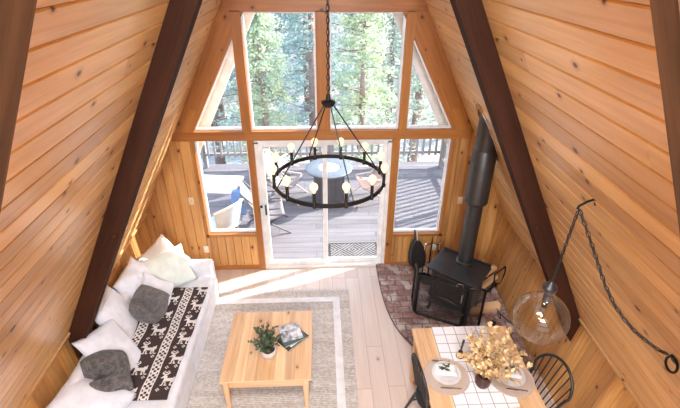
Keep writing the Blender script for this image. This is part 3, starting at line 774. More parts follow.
for (cx, cz, sx, sz) in ((0, 0.625, 0.46, 0.05), (0, 0.30, 0.46, 0.06), (-0.21, 0.46, 0.045, 0.30), (0.21, 0.46, 0.045, 0.30)): b.box((cx, -0.205, cz), (sx, 0.03, sz), 0.006)
d = b.build('stove_door', 'black_paint', t)
b = B(); b.box((0, -0.20, 0.46), (0.38, 0.006, 0.28)); m_ = plain('stove_glass', (0.02, 0.015, 0.012), 0.08, spec=0.6); b.build('door_glass', m_, d)
b = B(); b.tube([(0.19, -0.22, 0.52), (0.19, -0.26, 0.52), (0.19, -0.265, 0.40)], 0.009); b.build('door_handle', 'steel', d, smooth=True)
b = B(); b.tube([(0.235 * math.cos(a) * 0.5 + 0.0, -0.232, 0.30 + 0.02 * math.sin(a)) for a in [PI * k / 10 for k in range(11)]], 0.006); b.build('vent_lever', 'steel', d, smooth=True)
b = B()
# three flat cut marks in the casting on the top plate
for k in range(3): b.box((-0.16 + k * 0.05, -0.10 - k * 0.012, 0.704), (0.022, 0.006, 0.003))
b.build('plate_vents', 'black_metal', t)
# pipe
px_, py_ = 1.80, 4.42
t = thing('stove_pipe', 'dark metal stove pipe rising from the stove top to the sloping roof', 'stove pipe', (px_, py_, ZH + 0.703))
z0 = ZH + 0.703
b = B(); b.lathe([(0.0, 0.0), (0.112, 0.0), (0.112, 0.03), (0.095, 0.04), (0.092, 0.96), (0.0, 0.96)], 32); b.build('lower_pipe', 'pipe', t, smooth=True)
b = B(); b.lathe([(0.0, 0.86), (0.10, 0.86), (0.132, 0.885), (0.138, 0.90), (0.134, 0.92), (0.134, 1.52), (0.128, 1.53), (0.122, 1.55), (0.0, 1.55)], 32); b.build('insulated_sleeve', 'pipe', t, smooth=True)
b = B(); b.lathe([(0.0, 1.54), (0.120, 1.54), (0.118, 2.6), (0.0, 2.6)], 32); b.build('chimney_section', 'steel' if False else 'pipe', t, smooth=True)
# ceiling collar, a flat flange on the slope
b = B(); dpt = roof_pt(1, py_, 0, 0)
zc = ZR - SL * (px_ - XC)
nrm = Vector((-SL / CS, 0, -1 / CS)); ctr = Vector((px_, py_, zc)) + nrm * 0.006 - Vector((px_, py_, z0))
tx = Vector((1 / CS, 0, -SL / CS)); ty = Vector((0, 1, 0))
for (ra, rb, d0) in ((0.36, 0.17, 0.0),):
    inn = [ctr + tx * 0.30 * math.cos(a) + ty * 0.13 * math.sin(a) for a in [2 * PI * k / 40 for k in range(40)]]
    out = [ctr + tx * ra * math.cos(a) + ty * rb * math.sin(a) for a in [2 * PI * k / 40 for k in range(40)]]
    vi_ = [[b.bm.verts.new(p + nrm * h) for p in ring] for ring in (inn, out) for h in (0, 0.01)]
    i0, i1, o0, o1 = vi_
    for k in range(40):
        j = (k + 1) % 40
        b.bm.faces.new((i1[k], i1[j], o1[j], o1[k])); b.bm.faces.new((o1[k], o1[j], o0[j], o0[k])); b.bm.faces.new((i0[k], i0[j], i1[j], i1[k]))
b.build('ceiling_collar', 'chrome', t, smooth=False)

# fire screen, three hinged panels of black frame and mesh
t = thing('fire_screen', 'black framed mesh fire screen standing in front of the stove', 'fire screen', (1.45, 4.12, ZH))
def mesh_mat():
    m, nt_, p = newmat('wire_mesh'); n = N(nt_)
    uv = n.node('ShaderNodeUVMap').outputs[0]; sp = n.node('ShaderNodeSeparateXYZ'); n.link(uv, sp.inputs[0])
    a = n.math('FRACT', n.math('MULTIPLY', sp.outputs[0], 160.0)); c = n.math('FRACT', n.math('MULTIPLY', sp.outputs[1], 160.0))
    al = n.math('MAXIMUM', n.math('LESS_THAN', a, 0.28), n.math('LESS_THAN', c, 0.28))
    p.inputs['Base Color'].default_value = (0.02, 0.02, 0.02, 1); n.link(al, p.inputs['Alpha']); return m
M['mesh'] = mesh_mat()
def panel(p0, p1, h):
    p0 = Vector((p0[0] - 1.45, p0[1] - 4.12, 0)); p1 = Vector((p1[0] - 1.45, p1[1] - 4.12, 0)); q = (p1 - p0).normalized(); up = Vector((0, 0, 1))
    W_ = (p1 - p0).length; r = 0.04; pts = []
    for cx, cz, a0 in ((r, r + 0.02, PI), (W_ - r, r + 0.02, 1.5 * PI), (W_ - r, h - r, 0), (r, h - r, 0.5 * PI)):
        for k in range(5): a = a0 + k * PI / 8; pts.append(p0 + q * (cx + r * math.cos(a)) + up * (cz + r * math.sin(a)))
    b = B(); b.tube(pts, 0.016, 8, closed=True); fr = b.build('panel_frame', 'black_metal', t, smooth=True)
    b = B(); uvl = b.bm.loops.layers.uv.verify(); b.uvdone = True
    f = b.bm.faces.new([b.bm.verts.new(x) for x in (p0 + up * 0.02, p1 + up * 0.02, p1 + up * h, p0 + up * h)])
    for l, u_ in zip(f.loops, ((0, 0), (W_, 0), (W_, h), (0, h))): l[uvl].uv = u_
    b.build('wire_mesh', 'mesh', fr)
    return p0, p1
panel((1.19, 4.25), (1.72, 3.985), 0.64); panel((1.735, 3.985), (1.93, 3.95), 0.64); panel((1.20, 4.50), (1.18, 4.27), 0.64)
b = B(); b.tube([Vector((1.60 - 1.45, 4.03 - 4.12, 0.64)), Vector((1.61 - 1.45, 4.01 - 4.12, 0.695)), Vector((1.66 - 1.45, 3.985 - 4.12, 0.695)), Vector((1.67 - 1.45, 4.0 - 4.12, 0.64))], 0.006); b.build('handle', 'steel', t, smooth=True)

# fireplace tools on a stand with bellows
t = thing('tool_stand', 'black fireplace tool stand holding tools between window and stove', 'fireplace tool stand', (1.50, 4.93, ZH))
b = B(); b.lathe([(0, 0), (0.12, 0), (0.12, 0.015), (0.02, 0.03), (0, 0.03)], 24); b.build('base', 'black_metal', t, smooth=True)
b = B(); b.tube([(0, 0, 0.02), (0, 0, 0.70)], 0.011); b.build('pole', 'black_metal', t)
b = B(); b.tube([(-0.10, 0, 0.62), (-0.05, -0.03, 0.64), (0, 0, 0.66), (0.05, -0.03, 0.64), (0.10, 0, 0.62)], 0.007); b.tube([(0, 0, 0.70), (0.0, 0.0, 0.77)], lambda q: 0.02 * math.sin(PI * (0.15 + 0.8 * q))); b.build('hook_bar', 'black_metal', t)
def tool(name, label, x, y, z, parts):
    q = thing(name, label, 'fireplace tool', (x, y, z))
    b = B(); b.tube([(0, 0, 0.12), (0, 0, 0.54)], 0.007); b.build('shaft', 'black_metal', q)
    b = B(); b.tube([(0, 0, 0.53), (0, 0, 0.63)], lambda s: 0.013, 8); b.build('handle', 'steel', q, smooth=True)
    b = B(); parts(b); b.build('head', 'black_metal', q, smooth=True)
tool('fireplace_shovel', 'fireplace shovel with bright handle hanging on the black tool stand', 1.405, 4.89, ZH + 0.03, lambda b: b.box((0, 0, 0.07), (0.10, 0.02, 0.13), 0.006))
tool('fireplace_brush', 'fireplace brush with dark bristles hanging on the black tool stand', 1.60, 4.89, ZH + 0.03, lambda b: b.lathe([(0, 0.13), (0.02, 0.12), (0.04, 0.02), (0, 0.015)], 12))
# bellows leaning against the wall
t = thing('fire_bellows', 'black leather fire bellows leaning under the right window', 'bellows', (1.36, 5.13, ZH + 0.33), math.radians(15))
def tear(n=28):
    out = []
    for k in range(n):
        a = 2 * PI * k / n; r = 0.115 * (1 - 0.25 * math.cos(a) ** 3); z = 0.22 * math.cos(a); out.append((math.sin(a) * r * (1 + 0.25 * math.cos(a) * -1), z))
    return out
tp = tear()
rt = Matrix.Rotation(math.radians(-16), 3, 'X')
for yy, nm in ((-0.05, 'front_board'), (0.03, 'back_board')):
    b = B(); b.prism(tp, lambda x, z: rt @ Vector((x, yy, z)), lambda x, z: rt @ Vector((x, yy + 0.015, z))); b.build(nm, 'black_paint', t)
b = B(); b.prism([(x * 0.93, z * 0.93) for x, z in tp], lambda x, z: rt @ Vector((x, -0.036, z)), lambda x, z: rt @ Vector((x, 0.031, z))); b.build('leather_fold', 'book_dark', t)
b = B(); b.cone(rt @ Vector((0, 0, -0.2)), rt @ Vector((0, 0, -0.32)), 0.02, 0.009, 10); b.build('nozzle', 'steel', t)
for yy in (-0.042, 0.038):
    b = B(); b.tube([rt @ Vector((0, yy, 0.2)), rt @ Vector((0, yy, 0.34))], 0.013); b.build('handle', 'steel' if yy < 0 else 'black_paint', t)

# firewood rack and logs, right of the stove
t = thing('firewood_rack', 'black metal firewood rack behind and right of the stove', 'firewood rack', (2.22, 4.82, ZH), math.radians(-52))
b = B()
for yy in (-0.13, 0.13):
    b.tube([(-0.27, yy, 0.40), (-0.28, yy, 0.30), (-0.26, yy, 0.10), (-0.2, yy, 0.05), (0.2, yy, 0.05), (0.26, yy, 0.10), (0.28, yy, 0.30), (0.27, yy, 0.40)], 0.010, 8)
for xx, zz in ((-0.27, 0.40), (0.27, 0.40), (-0.2, 0.05), (0.2, 0.05)): b.tube([(xx, -0.13, zz), (xx, 0.13, zz)], 0.009)
for xx in (-0.2, 0.2):
    for yy in (-0.13, 0.13): b.tube([(xx, yy, 0.05), (xx, yy, 0.0)], 0.010)
b.build('rack_frame', 'black_metal', t, smooth=True)
rnd = random.Random(11)
Rk = Matrix.Rotation(math.radians(-52), 3, 'Z')
logs = [(-0.14, 0.115), (0.0, 0.115), (0.14, 0.115), (-0.08, 0.225), (0.075, 0.225)]
lablog = ['split firewood log at the left of the bottom layer in the rack', 'split firewood log in the middle of the bottom layer in the rack', 'split firewood log at the right of the bottom layer in the rack', 'split firewood log at the left of the second layer in the rack', 'split firewood log at the right of the second layer in the rack', 'split firewood log in the middle of the third layer in the rack', 'split firewood log at the left of the third layer in the rack', 'split firewood log at the right of the third layer in the rack', 'pale split log on top of the rack, nearer the right wall', 'pale split log on top of the rack, nearer the stove']
for (lx, lz), lb in zip(logs, lablog):
    c = Vector((2.22, 4.82, ZH)) + Rk @ Vector((lx, rnd.uniform(-0.02, 0.02), lz))
    k = rnd.choice((3, 4, 5)); ph = rnd.uniform(0, 6.28); r = 0.058
    poly = [(r * math.cos(ph + 2 * PI * i / 6) * rnd.uniform(0.75, 1.0), r * math.sin(ph + 2 * PI * i / 6) * rnd.uniform(0.75, 1.0)) for i in range(6)]
    b = B(); L = rnd.uniform(0.17, 0.2)
    b.prism(poly, lambda x, z: Rk @ Vector((x, -L, z)), lambda x, z: Rk @ Vector((x * 0.95, L, z * 0.97)))
    o = b.build('firewood_log', 'firewood', loc=c); tag(o, lb, 'firewood', 'split logs in the firewood rack')
b = B(); q = Matrix.Rotation(math.radians(-30), 3, 'Z') @ Matrix.Rotation(math.radians(-14), 3, 'X')
b.prism([(-0.06, -0.045), (0.055, -0.05), (0.05, 0.04), (-0.03, 0.05)], lambda x, y: q @ Vector((x, y, 0.0)), lambda x, y: q @ Vector((x * 0.95, y, 0.50)))
o = b.build('firewood_log', 'firewood', loc=(2.02, 4.86, ZH + 0.015)); tag(o, 'pale split log standing upright behind the stove beside the pipe', 'firewood')
# a log lying on the hearth beside the rack
for (c, az, lb) in (((2.13, 4.28, ZH + 0.05), 100, 'pale split log lying on the hearth bricks beside the stove'),):
    b = B(); q = Matrix.Rotation(math.radians(az), 3, 'Z')
    b.prism([(-0.05, -0.05), (0.05, -0.045), (0.045, 0.04), (-0.03, 0.05)], lambda x, z: q @ Vector((x, -0.2, z)), lambda x, z: q @ Vector((x, 0.2, z)))
    o = b.build('firewood_log', 'firewood', loc=c); tag(o, lb, 'firewood')
# power cord on the floor by the right wall
b = B(); pts = []
for k in range(40):
    q = k / 39; pts.append((2.15 + 0.28 * q + 0.06 * math.sin(q * 7), 4.35 - 0.35 * q + 0.10 * math.sin(q * 11), ZH + 0.012 + 0.02 * max(0, math.sin(q * 5))))
b.tube(pts, 0.006); o = b.build('floor_cable', 'black_paint', smooth=True); tag(o, 'black power cord lying on the bricks right of the stove', 'cable')
b = B(); b.box((0, 0, 0.02), (0.09, 0.06, 0.04), 0.01); o = b.build('plug_adapter', 'black_paint', loc=(2.14, 4.02, ZH)); o.rotation_euler = (0, 0, 0.5); tag(o, 'small black adapter box on the bricks at the end of the cord', 'adapter')

# ------------------------------------------------------------------ rug
RX0, RX1, RY0, RY1 = -2.02, 0.35, 1.7, 4.79
t = thing('area_rug', 'flat woven beige rug with cream border stripes under the coffee table', 'rug', ((RX0 + RX1) / 2, (RY0 + RY1) / 2, 0.0))
hx_, hy_ = (RX1 - RX0) / 2, (RY1 - RY0) / 2
b = B(); b.box((0, 0, 0.006), (2 * hx_, 2 * hy_, 0.010), 0.003, seg=1); b.build('rug_body', 'rug', t)
i0, i1 = 0.135, 0.225
b = B()
for (x0, x1, y0, y1) in ((-hx_ + i0, hx_ - i0, hy_ - i1, hy_ - i0), (-hx_ + i0, hx_ - i0, -hy_ + i0, -hy_ + i1), (-hx_ + i0, -hx_ + i1, -hy_ + i1, hy_ - i1), (hx_ - i1, hx_ - i0, -hy_ + i1, hy_ - i1)):
    b.box(((x0 + x1) / 2, (y0 + y1) / 2, 0.0112), (x1 - x0, y1 - y0, 0.003))
b.build('border_stripe', 'rug_white', t)
rnd = random.Random(2)
for yy, sg in ((hy_, 1), (-hy_, -1)):
    b = B()
    for k in range(70):
        x = -hx_ + 0.02 + k * (2 * hx_ - 0.04) / 69
        for m_ in range(2):
            a = rnd.uniform(-0.5, 0.5); b.tube([(x, yy, 0.008), (x + 0.02 * math.sin(a), yy + sg * 0.03, 0.007), (x + 0.05 * math.sin(a), yy + sg * 0.065, 0.005)], 0.0045, 5)
    b.build('fringe', 'rug_white', t)['kind'] = 'stuff'

# ------------------------------------------------------------------ sofa
t = thing('sofa', 'long white slipcovered sofa along the left wall', 'sofa', (-1.92, 3.53, 0))
SY0, SY1 = -1.28, 1.28
def soft(b, amp, fr=3.0, seed=0.0):
    for v in b.bm.verts:
        nv = noise.noise_vector(Vector((v.co.x * fr + seed, v.co.y * fr, v.co.z * fr))); v.co += nv * amp
def softbox(c, size, bev, name, mat, parent, amp=0.012, cuts=10, fr=3.0, seed=0.0, puff=0.0):
    b = B(); b.box(c, size, bev, seg=3)
    bmesh.ops.subdivide_edges(b.bm, edges=[e for e in b.bm.edges if e.calc_length() > 0.15], cuts=cuts, use_grid_fill=True)
    if puff:
        for v in b.bm.verts:
            u = (v.co.x - c[0]) / size[0] * 2; w_ = (v.co.y - c[1]) / size[1] * 2
            if v.co.z > c[2]: v.co.z += puff * max(0, 1 - u * u) * max(0, 1 - w_ ** 4)
    soft(b, amp, fr, seed)
    return b.build(name, mat, parent, smooth='all')
softbox((0.035, 0, 0.17), (0.88, 2.50, 0.30), 0.03, 'base', 'slip', t, 0.006)
softbox((0.09, 0.0, 0.385), (0.80, 2.20, 0.13), 0.045, 'seat_cushion', 'slip', t, 0.008, puff=0.015)
softbox((-0.38, 0, 0.41), (0.14, 2.50, 0.72), 0.06, 'backrest', 'slip', t, 0.012)
softbox((0.035, SY1 - 0.08, 0.32), (0.86, 0.15, 0.60), 0.05, 'armrest', 'slip', t, 0.008)
softbox((0.035, SY0 + 0.08, 0.32), (0.84, 0.15, 0.60), 0.05, 'armrest', 'slip', t, 0.008)

def pillow(name, mat, label, cat, c, w_, h_, th, normal, spin, seed=0, amp=0.012, group=None, dent=0.0, fr=6.0, rnd_=0.0):
    """cushion whose face looks along normal; spin turns it about that normal"""
    b = B(); n = 22
    def side(sg):
        def fn(u, v):
            x, y = u * 2 - 1, v * 2 - 1
            z = th / 2 * max(0.0, (1 - x * x) * (1 - y * y)) ** 0.42
            z *= 1 - min(0.85, dent * 1.9) * math.exp(-(x * x * 14)) * min(1.0, max(0.0, 0.75 + y * 1.5)) * (1 if sg > 0 else 0)
            px = x * w_ / 2 * (1 - 0.07 * (1 - y * y)) ; py = y * h_ / 2 * (1 - 0.07 * (1 - x * x))
            px *= 1 - rnd_ * y * y; py *= 1 - rnd_ * x * x
            p = Vector((px, py, sg * z))
            return p + noise.noise_vector(Vector((px * fr + seed, py * fr, 0.0 + sg * z * 2))) * amp
        return fn
    b.grid(side(1), n, n); b.grid(side(-1), n, n)
    bmesh.ops.remove_doubles(b.bm, verts=b.bm.verts, dist=0.002)
    q = Vector(normal).normalized().to_track_quat('Z', 'Y').to_matrix().to_4x4() @ Matrix.Rotation(math.radians(spin), 4, 'Z')
    o = b.build(name, mat, smooth='all')
    o.matrix_world = Matrix.Translation(c) @ q
    tag(o, label, cat, group); return o
# loose back cushions and pillows
pillow('sofa_pillow', 'pillow_beige', 'dull beige pillow in the far sofa corner, behind the mint pillow', 'pillow', (-2.08, 4.70, 0.68), 0.50, 0.50, 0.14, (0.1, -1, 0.35), 42, 1)
pillow('sofa_pillow', 'pillow_mint', 'large pale mint pillow leaning on the far sofa arm', 'pillow', (-2.00, 4.50, 0.64), 0.62, 0.52, 0.24, (0.25, -0.75, 0.85), 14, 2, fr=5)
pillow('sofa_pillow', 'pillow_white', 'rumpled white pillow on the sofa back below the mint pillow', 'pillow', (-2.22, 4.24, 0.67), 0.55, 0.52, 0.22, (0.9, -0.1, 0.75), 5, 3, 0.03, fr=9)
pillow('sofa_pillow', 'pillow_white', 'wide smooth white pillow along the middle of the sofa back', 'pillow', (-2.26, 3.68, 0.67), 0.62, 0.52, 0.18, (1.0, 0.1, 0.55), 88, 4)
pillow('sofa_pillow', 'pillow_white', 'white pillow with a pointed corner, behind the near grey fur pillow', 'pillow', (-2.14, 3.20, 0.66), 0.60, 0.54, 0.18, (0.85, 0.0, 0.75), 68, 5)
pillow('sofa_pillow', 'pillow_white', 'white pillow nearest the bottom edge, at the near end of the sofa', 'pillow', (-2.12, 2.60, 0.63), 0.64, 0.56, 0.24, (0.4, 0.1, 1.0), 70, 6)
pillow('sofa_pillow', 'pillow_white', 'small white pillow peeking out behind the far grey fur pillow', 'pillow', (-2.00, 4.10, 0.62), 0.44, 0.42, 0.14, (0.8, -0.3, 0.7), 30, 7)
pillow('fur_pillow', 'fur_pale', 'grey fur pillow standing by the top of the reindeer throw', 'pillow', (-2.01, 3.92, 0.63), 0.44, 0.42, 0.40, (0.45, -0.75, 0.75), 48, 8, 0.03, dent=0.40, fr=5, rnd_=0.16)
pillow('fur_pillow', 'fur', 'dark grey fur pillow near the bottom of the reindeer throw', 'pillow', (-2.09, 2.93, 0.64), 0.50, 0.46, 0.42, (0.45, -0.25, 0.9), 60, 9, 0.03, dent=0.42, fr=5, rnd_=0.18)

# reindeer throw, the pattern knitted cell by cell
deer = ["..#..#.........", ".#.##.#........", ".##..##........", "..####.........", "...##..........", "..####.......#.", ".#####.....###.", "....##########.", "....##########.", "....#########..", "....##....###..", "....#.#...#.#..", "....#.#...#.#..", "...##.##..##.##"]
sprig = ["..#.#..", "#.###.#", ".##.##.", "#.###.#", "..#.#.."]
CW, CH = 57, 128
pat = [[0] * CH for _ in range(CW)]
def stamp(rows, x0, y0):
    for j, r in enumerate(rows):
        for i, ch in enumerate(r):
            x, y = x0 + i, y0 + (len(rows) - 1 - j)
            if ch == '#' and 0 <= x < CW and 0 <= y < CH: pat[x][y] = 1
for bx in (7, 35):
    for y in range(CH):
        for i in range(8): pat[bx + i][y] = 1
        k = y % 8
        for i in range(8):
            if i in (3, 4) and k in (1, 2, 5, 6): pat[bx + i][y] = 0
            if k in (3, 4) and i in (1, 2, 5, 6): pat[bx + i][y] = 0
            if i in (1, 6) and k in (0, 7): pat[bx + i][y] = 0
for k in range(7):
    stamp(deer, 18, 2 + k * 21); stamp(deer, 45, 12 + k * 21)
    for (dx, dy) in ((19, 18), (30, 19), (46, 7), (53, 8), (2, 5)): stamp([".#.", "#.#", ".#."], dx, dy + k * 21)
b = B(); BX0, BX1, BY0, BY1 = -2.185, -1.475, 2.76, 4.36
def bl_z(x, y): return 0.485 + 0.004 * noise.noise(Vector((x * 5, y * 5, 1))) + max(0, -1.95 - x) * 0.10
vv = [[b.bm.verts.new((BX0 + (BX1 - BX0) * i / CW - 0.02 * noise.noise(Vector((0, j * 0.05, 3))) + (0.05 - 0.10 * (1 - j / CH)) * 0.5, BY0 + (BY1 - BY0) * j / CH, bl_z(BX0 + (BX1 - BX0) * i / CW, BY0 + (BY1 - BY0) * j / CH))) for j in range(CH + 1)] for i in range(CW + 1)]
for i in range(CW):
    for j in range(CH):
        f = b.bm.faces.new((vv[i][j], vv[i + 1][j], vv[i + 1][j + 1], vv[i][j + 1])); f.material_index = pat[i][j]
o = b.build('throw_blanket', ['knit_dark', 'knit_white'], smooth='all', recalc=False); md = o.modifiers.new('s', 'SOLIDIFY'); md.thickness = 0.012; md.offset = 0
tag(o, 'dark brown knitted throw with white reindeer and bands on the sofa seat', 'throw blanket')

# ------------------------------------------------------------------ coffee table
TX, TY = -0.595, 3.41
t = thing('coffee_table', 'square pale pine coffee table on the rug', 'coffee table', (TX, TY, 0.012))
b = B(); b.box((0, 0.015, 0.447), (0.915, 0.965, 0.026), 0.004, seg=2); b.build('tabletop', 'pine_table', t, axis=1)
for (cx, cy, sx, sy) in ((0, -0.44, 0.74, 0.022), (0, 0.44, 0.74, 0.022), (-0.395, 0, 0.022, 0.84), (0.395, 0, 0.022, 0.84)):
    b = B(); b.box((cx, cy, 0.39), (sx, sy, 0.085), 0.002, seg=1); b.build('apron', 'pine_table', t)
for sx in (-1, 1):
    for sy in (-1, 1):
        b = B(); b.box((sx * 0.40, sy * 0.445, 0.217), (0.062, 0.062, 0.433), 0.004, seg=1, taper=0.62); b.build('leg', 'pine_table', t, axis=2)
ZT = 0.472
def leaf(b, p, d, up, L, wd):
    d = d.normalized(); s_ = d.cross(up)
    if s_.length < 1e-3: s_ = Vector((1, 0, 0))
    s_.normalize(); nn_ = s_.cross(d) * 0.12 * L
    v = [b.bm.verts.new(q) for q in (p, p + d * L * 0.35 - s_ * wd, p + d * L * 0.75 - s_ * wd * 0.8, p + d * L - nn_, p + d * L * 0.75 + s_ * wd * 0.8, p + d * L * 0.35 + s_ * wd, p + d * L * 0.5 + nn_ * 0.6)]
    for a, c in ((0, 1), (1, 2), (2, 3), (3, 4), (4, 5), (5, 0)): b.bm.faces.new((v[a], v[c], v[6]))
def branches(root, parent, rnd, n, spread, hgt, leafL, leafW, mat, stemmat, stem_r, per=14, stemname='stem', leafname='foliage', bias=(0, 0)):
    bs = B(); bl_ = B()
    for i in range(n):
        a = 2 * PI * i / n + rnd.uniform(-0.4, 0.4); sp = spread * rnd.uniform(0.25, 1.0); hh = hgt * rnd.uniform(0.6, 1.0) * (1.15 - 0.45 * sp / spread)
        p0 = Vector(root); p3 = p0 + Vector((math.cos(a) * sp + bias[0], math.sin(a) * sp + bias[1], hh)); p1 = p0 + Vector((math.cos(a) * sp * 0.15, math.sin(a) * sp * 0.15, hh * 0.45)); pts = []
        for k in range(9):
            q = k / 8; pts.append(p0 * (1 - q) ** 2 + p1 * 2 * q * (1 - q) + p3 * q * q)
        bs.tube(pts, lambda s: stem_r * (1 - 0.7 * s), 5)
        for k in range(per):
            q = 0.35 + 0.65 * k / (per - 1); j = min(int(q * 8), 7); p = pts[j].lerp(pts[j + 1], q * 8 - j); tan = (pts[j + 1] - pts[j]).normalized()
            rn = Vector([rnd.gauss(0, 1) for _ in range(3)]); d = (tan * 0.7 + rn.cross(tan).normalized() * 1.0)
            leaf(bl_, p, d, Vector((0, 0, 1)) + rn * 0.5, leafL * rnd.uniform(0.7, 1.2), leafW * rnd.uniform(0.7, 1.2))
    bs.build(stemname, stemmat, parent, smooth='all'); bl_.build(leafname, mat, parent, recalc=False)
t = thing('potted_plant', 'small green leafy plant in a white banded pot on the coffee table', 'potted plant', (-0.585, 3.255, ZT))
b = B(); b.lathe([(0, 0), (0.060, 0), (0.072, 0.02), (0.080, 0.055), (0.076, 0.10), (0.068, 0.102), (0.068, 0.085), (0, 0.085)], 36); b.build('pot', 'ceramic', t, smooth=True)
b = B(); b.lathe([(0.073, 0.020), (0.077, 0.035), (0.0812, 0.055), (0.0808, 0.062), (0.075, 0.062), (0.07, 0.02), (0.073, 0.02)], 36); b.build('band', 'ceramic_band', t, smooth=True)
b = B(); b.lathe([(0, 0.09), (0.067, 0.086), (0.067, 0.08), (0, 0.08)], 24); b.build('soil', 'soil', t)
branches((0, 0, 0.085), t, random.Random(4), 24, 0.20, 0.30, 0.042, 0.014, 'leaf_green', 'leaf_green', 0.0025, per=14)
# books
def book(name, label, c, rz, w_, h_, th, cover, plate=None):
    t = thing(name, label, 'book', c, rz)
    b = B(); b.box((0, 0, th / 2), (w_ - 0.006, h_ - 0.006, th - 0.004)); b.build('pages', 'paper', t)
    b = B(); b.box((0, 0, 0.001), (w_, h_, 0.002)); b.box((0, 0, th - 0.001), (w_, h_, 0.002)); b.box((-w_ / 2 + 0.001, 0, th / 2), (0.002, h_, th)); b.build('cover', cover, t)
    if plate: b = B(); b.box((plate[0], plate[1], th + 0.0006), (plate[2], plate[3], 0.001)); b.build('cover_label', 'paper', t)
book('book', 'black book with a pale label at the bottom of the coffee table stack', (-0.345, 3.475, ZT), math.radians(44), 0.29, 0.20, 0.016, 'book_dark', (0.0, -0.068, 0.20, 0.035))
book('book', 'dark green book in the middle of the coffee table stack', (-0.355, 3.49, ZT + 0.017), math.radians(30), 0.27, 0.20, 0.014, 'book_teal')
book('magazine', 'glossy grey picture magazine topmost of the stack on the coffee table', (-0.375, 3.545, ZT + 0.032), math.radians(17), 0.23, 0.24, 0.008, 'cover')

# ------------------------------------------------------------------ dining table
DX0, DX1, DY0, DY1 = 0.915, 1.915, 1.92, 3.315
DCX, DCY = (DX0 + DX1) / 2, (DY0 + DY1) / 2
t = thing('dining_table', 'rectangular pine dining table set for two', 'dining table', (DCX, DCY, 0))
b = B(); b.box((0, 0, 0.732), (DX1 - DX0, DY1 - DY0, 0.036), 0.005); b.build('tabletop', 'pine_table', t, axis=1)
for (cx, cy, sx, sy) in ((0, 0.64, 0.80, 0.022), (0, -0.64, 0.80, 0.022), (-0.44, 0, 0.022, 1.18), (0.44, 0, 0.022, 1.18)):
    b = B(); b.box((cx, cy, 0.665), (sx, sy, 0.095), 0.002, seg=1); b.build('apron', 'pine_table', t)
for sx in (-1, 1):
    for sy in (-1, 1):
        b = B(); b.box((sx * 0.445, sy * 0.64, 0.357), (0.062, 0.062, 0.712), 0.004, seg=1, taper=0.8); b.build('leg', 'pine_table', t, axis=2)
ZD2 = 0.7505
b = B(); uvl = b.bm.loops.layers.uv.verify(); b.uvdone = True
x0, x1 = 1.12, 1.69
rows_ = [(DY1 + 0.012, ZD2 - 0.12), (DY1 + 0.010, ZD2 - 0.01), (DY1 + 0.004, ZD2 + 0.002), (DY1 - 0.02, ZD2 + 0.003), (DY0 + 0.02, ZD2 + 0.003)]
prev = None; acc = 0
for k, (y, z) in enumerate(rows_):
    cur = (b.bm.verts.new((x0, y, z)), b.bm.verts.new((x1, y, z)))
    if prev:
        d = math.hypot(y - rows_[k - 1][0], z - rows_[k - 1][1]); f = b.bm.faces.new((prev[0], prev[1], cur[1], cur[0]))
        for l, u_ in zip(f.loops, ((0, acc), (x1 - x0, acc), (x1 - x0, acc + d), (0, acc + d))): l[uvl].uv = u_
        acc += d
    prev = cur
o = b.build('table_runner', 'runner'); md = o.modifiers.new('s', 'SOLIDIFY'); md.thickness = 0.003; md.offset = 0
tag(o, 'white table runner with a thin black grid along the dining table', 'table runner')

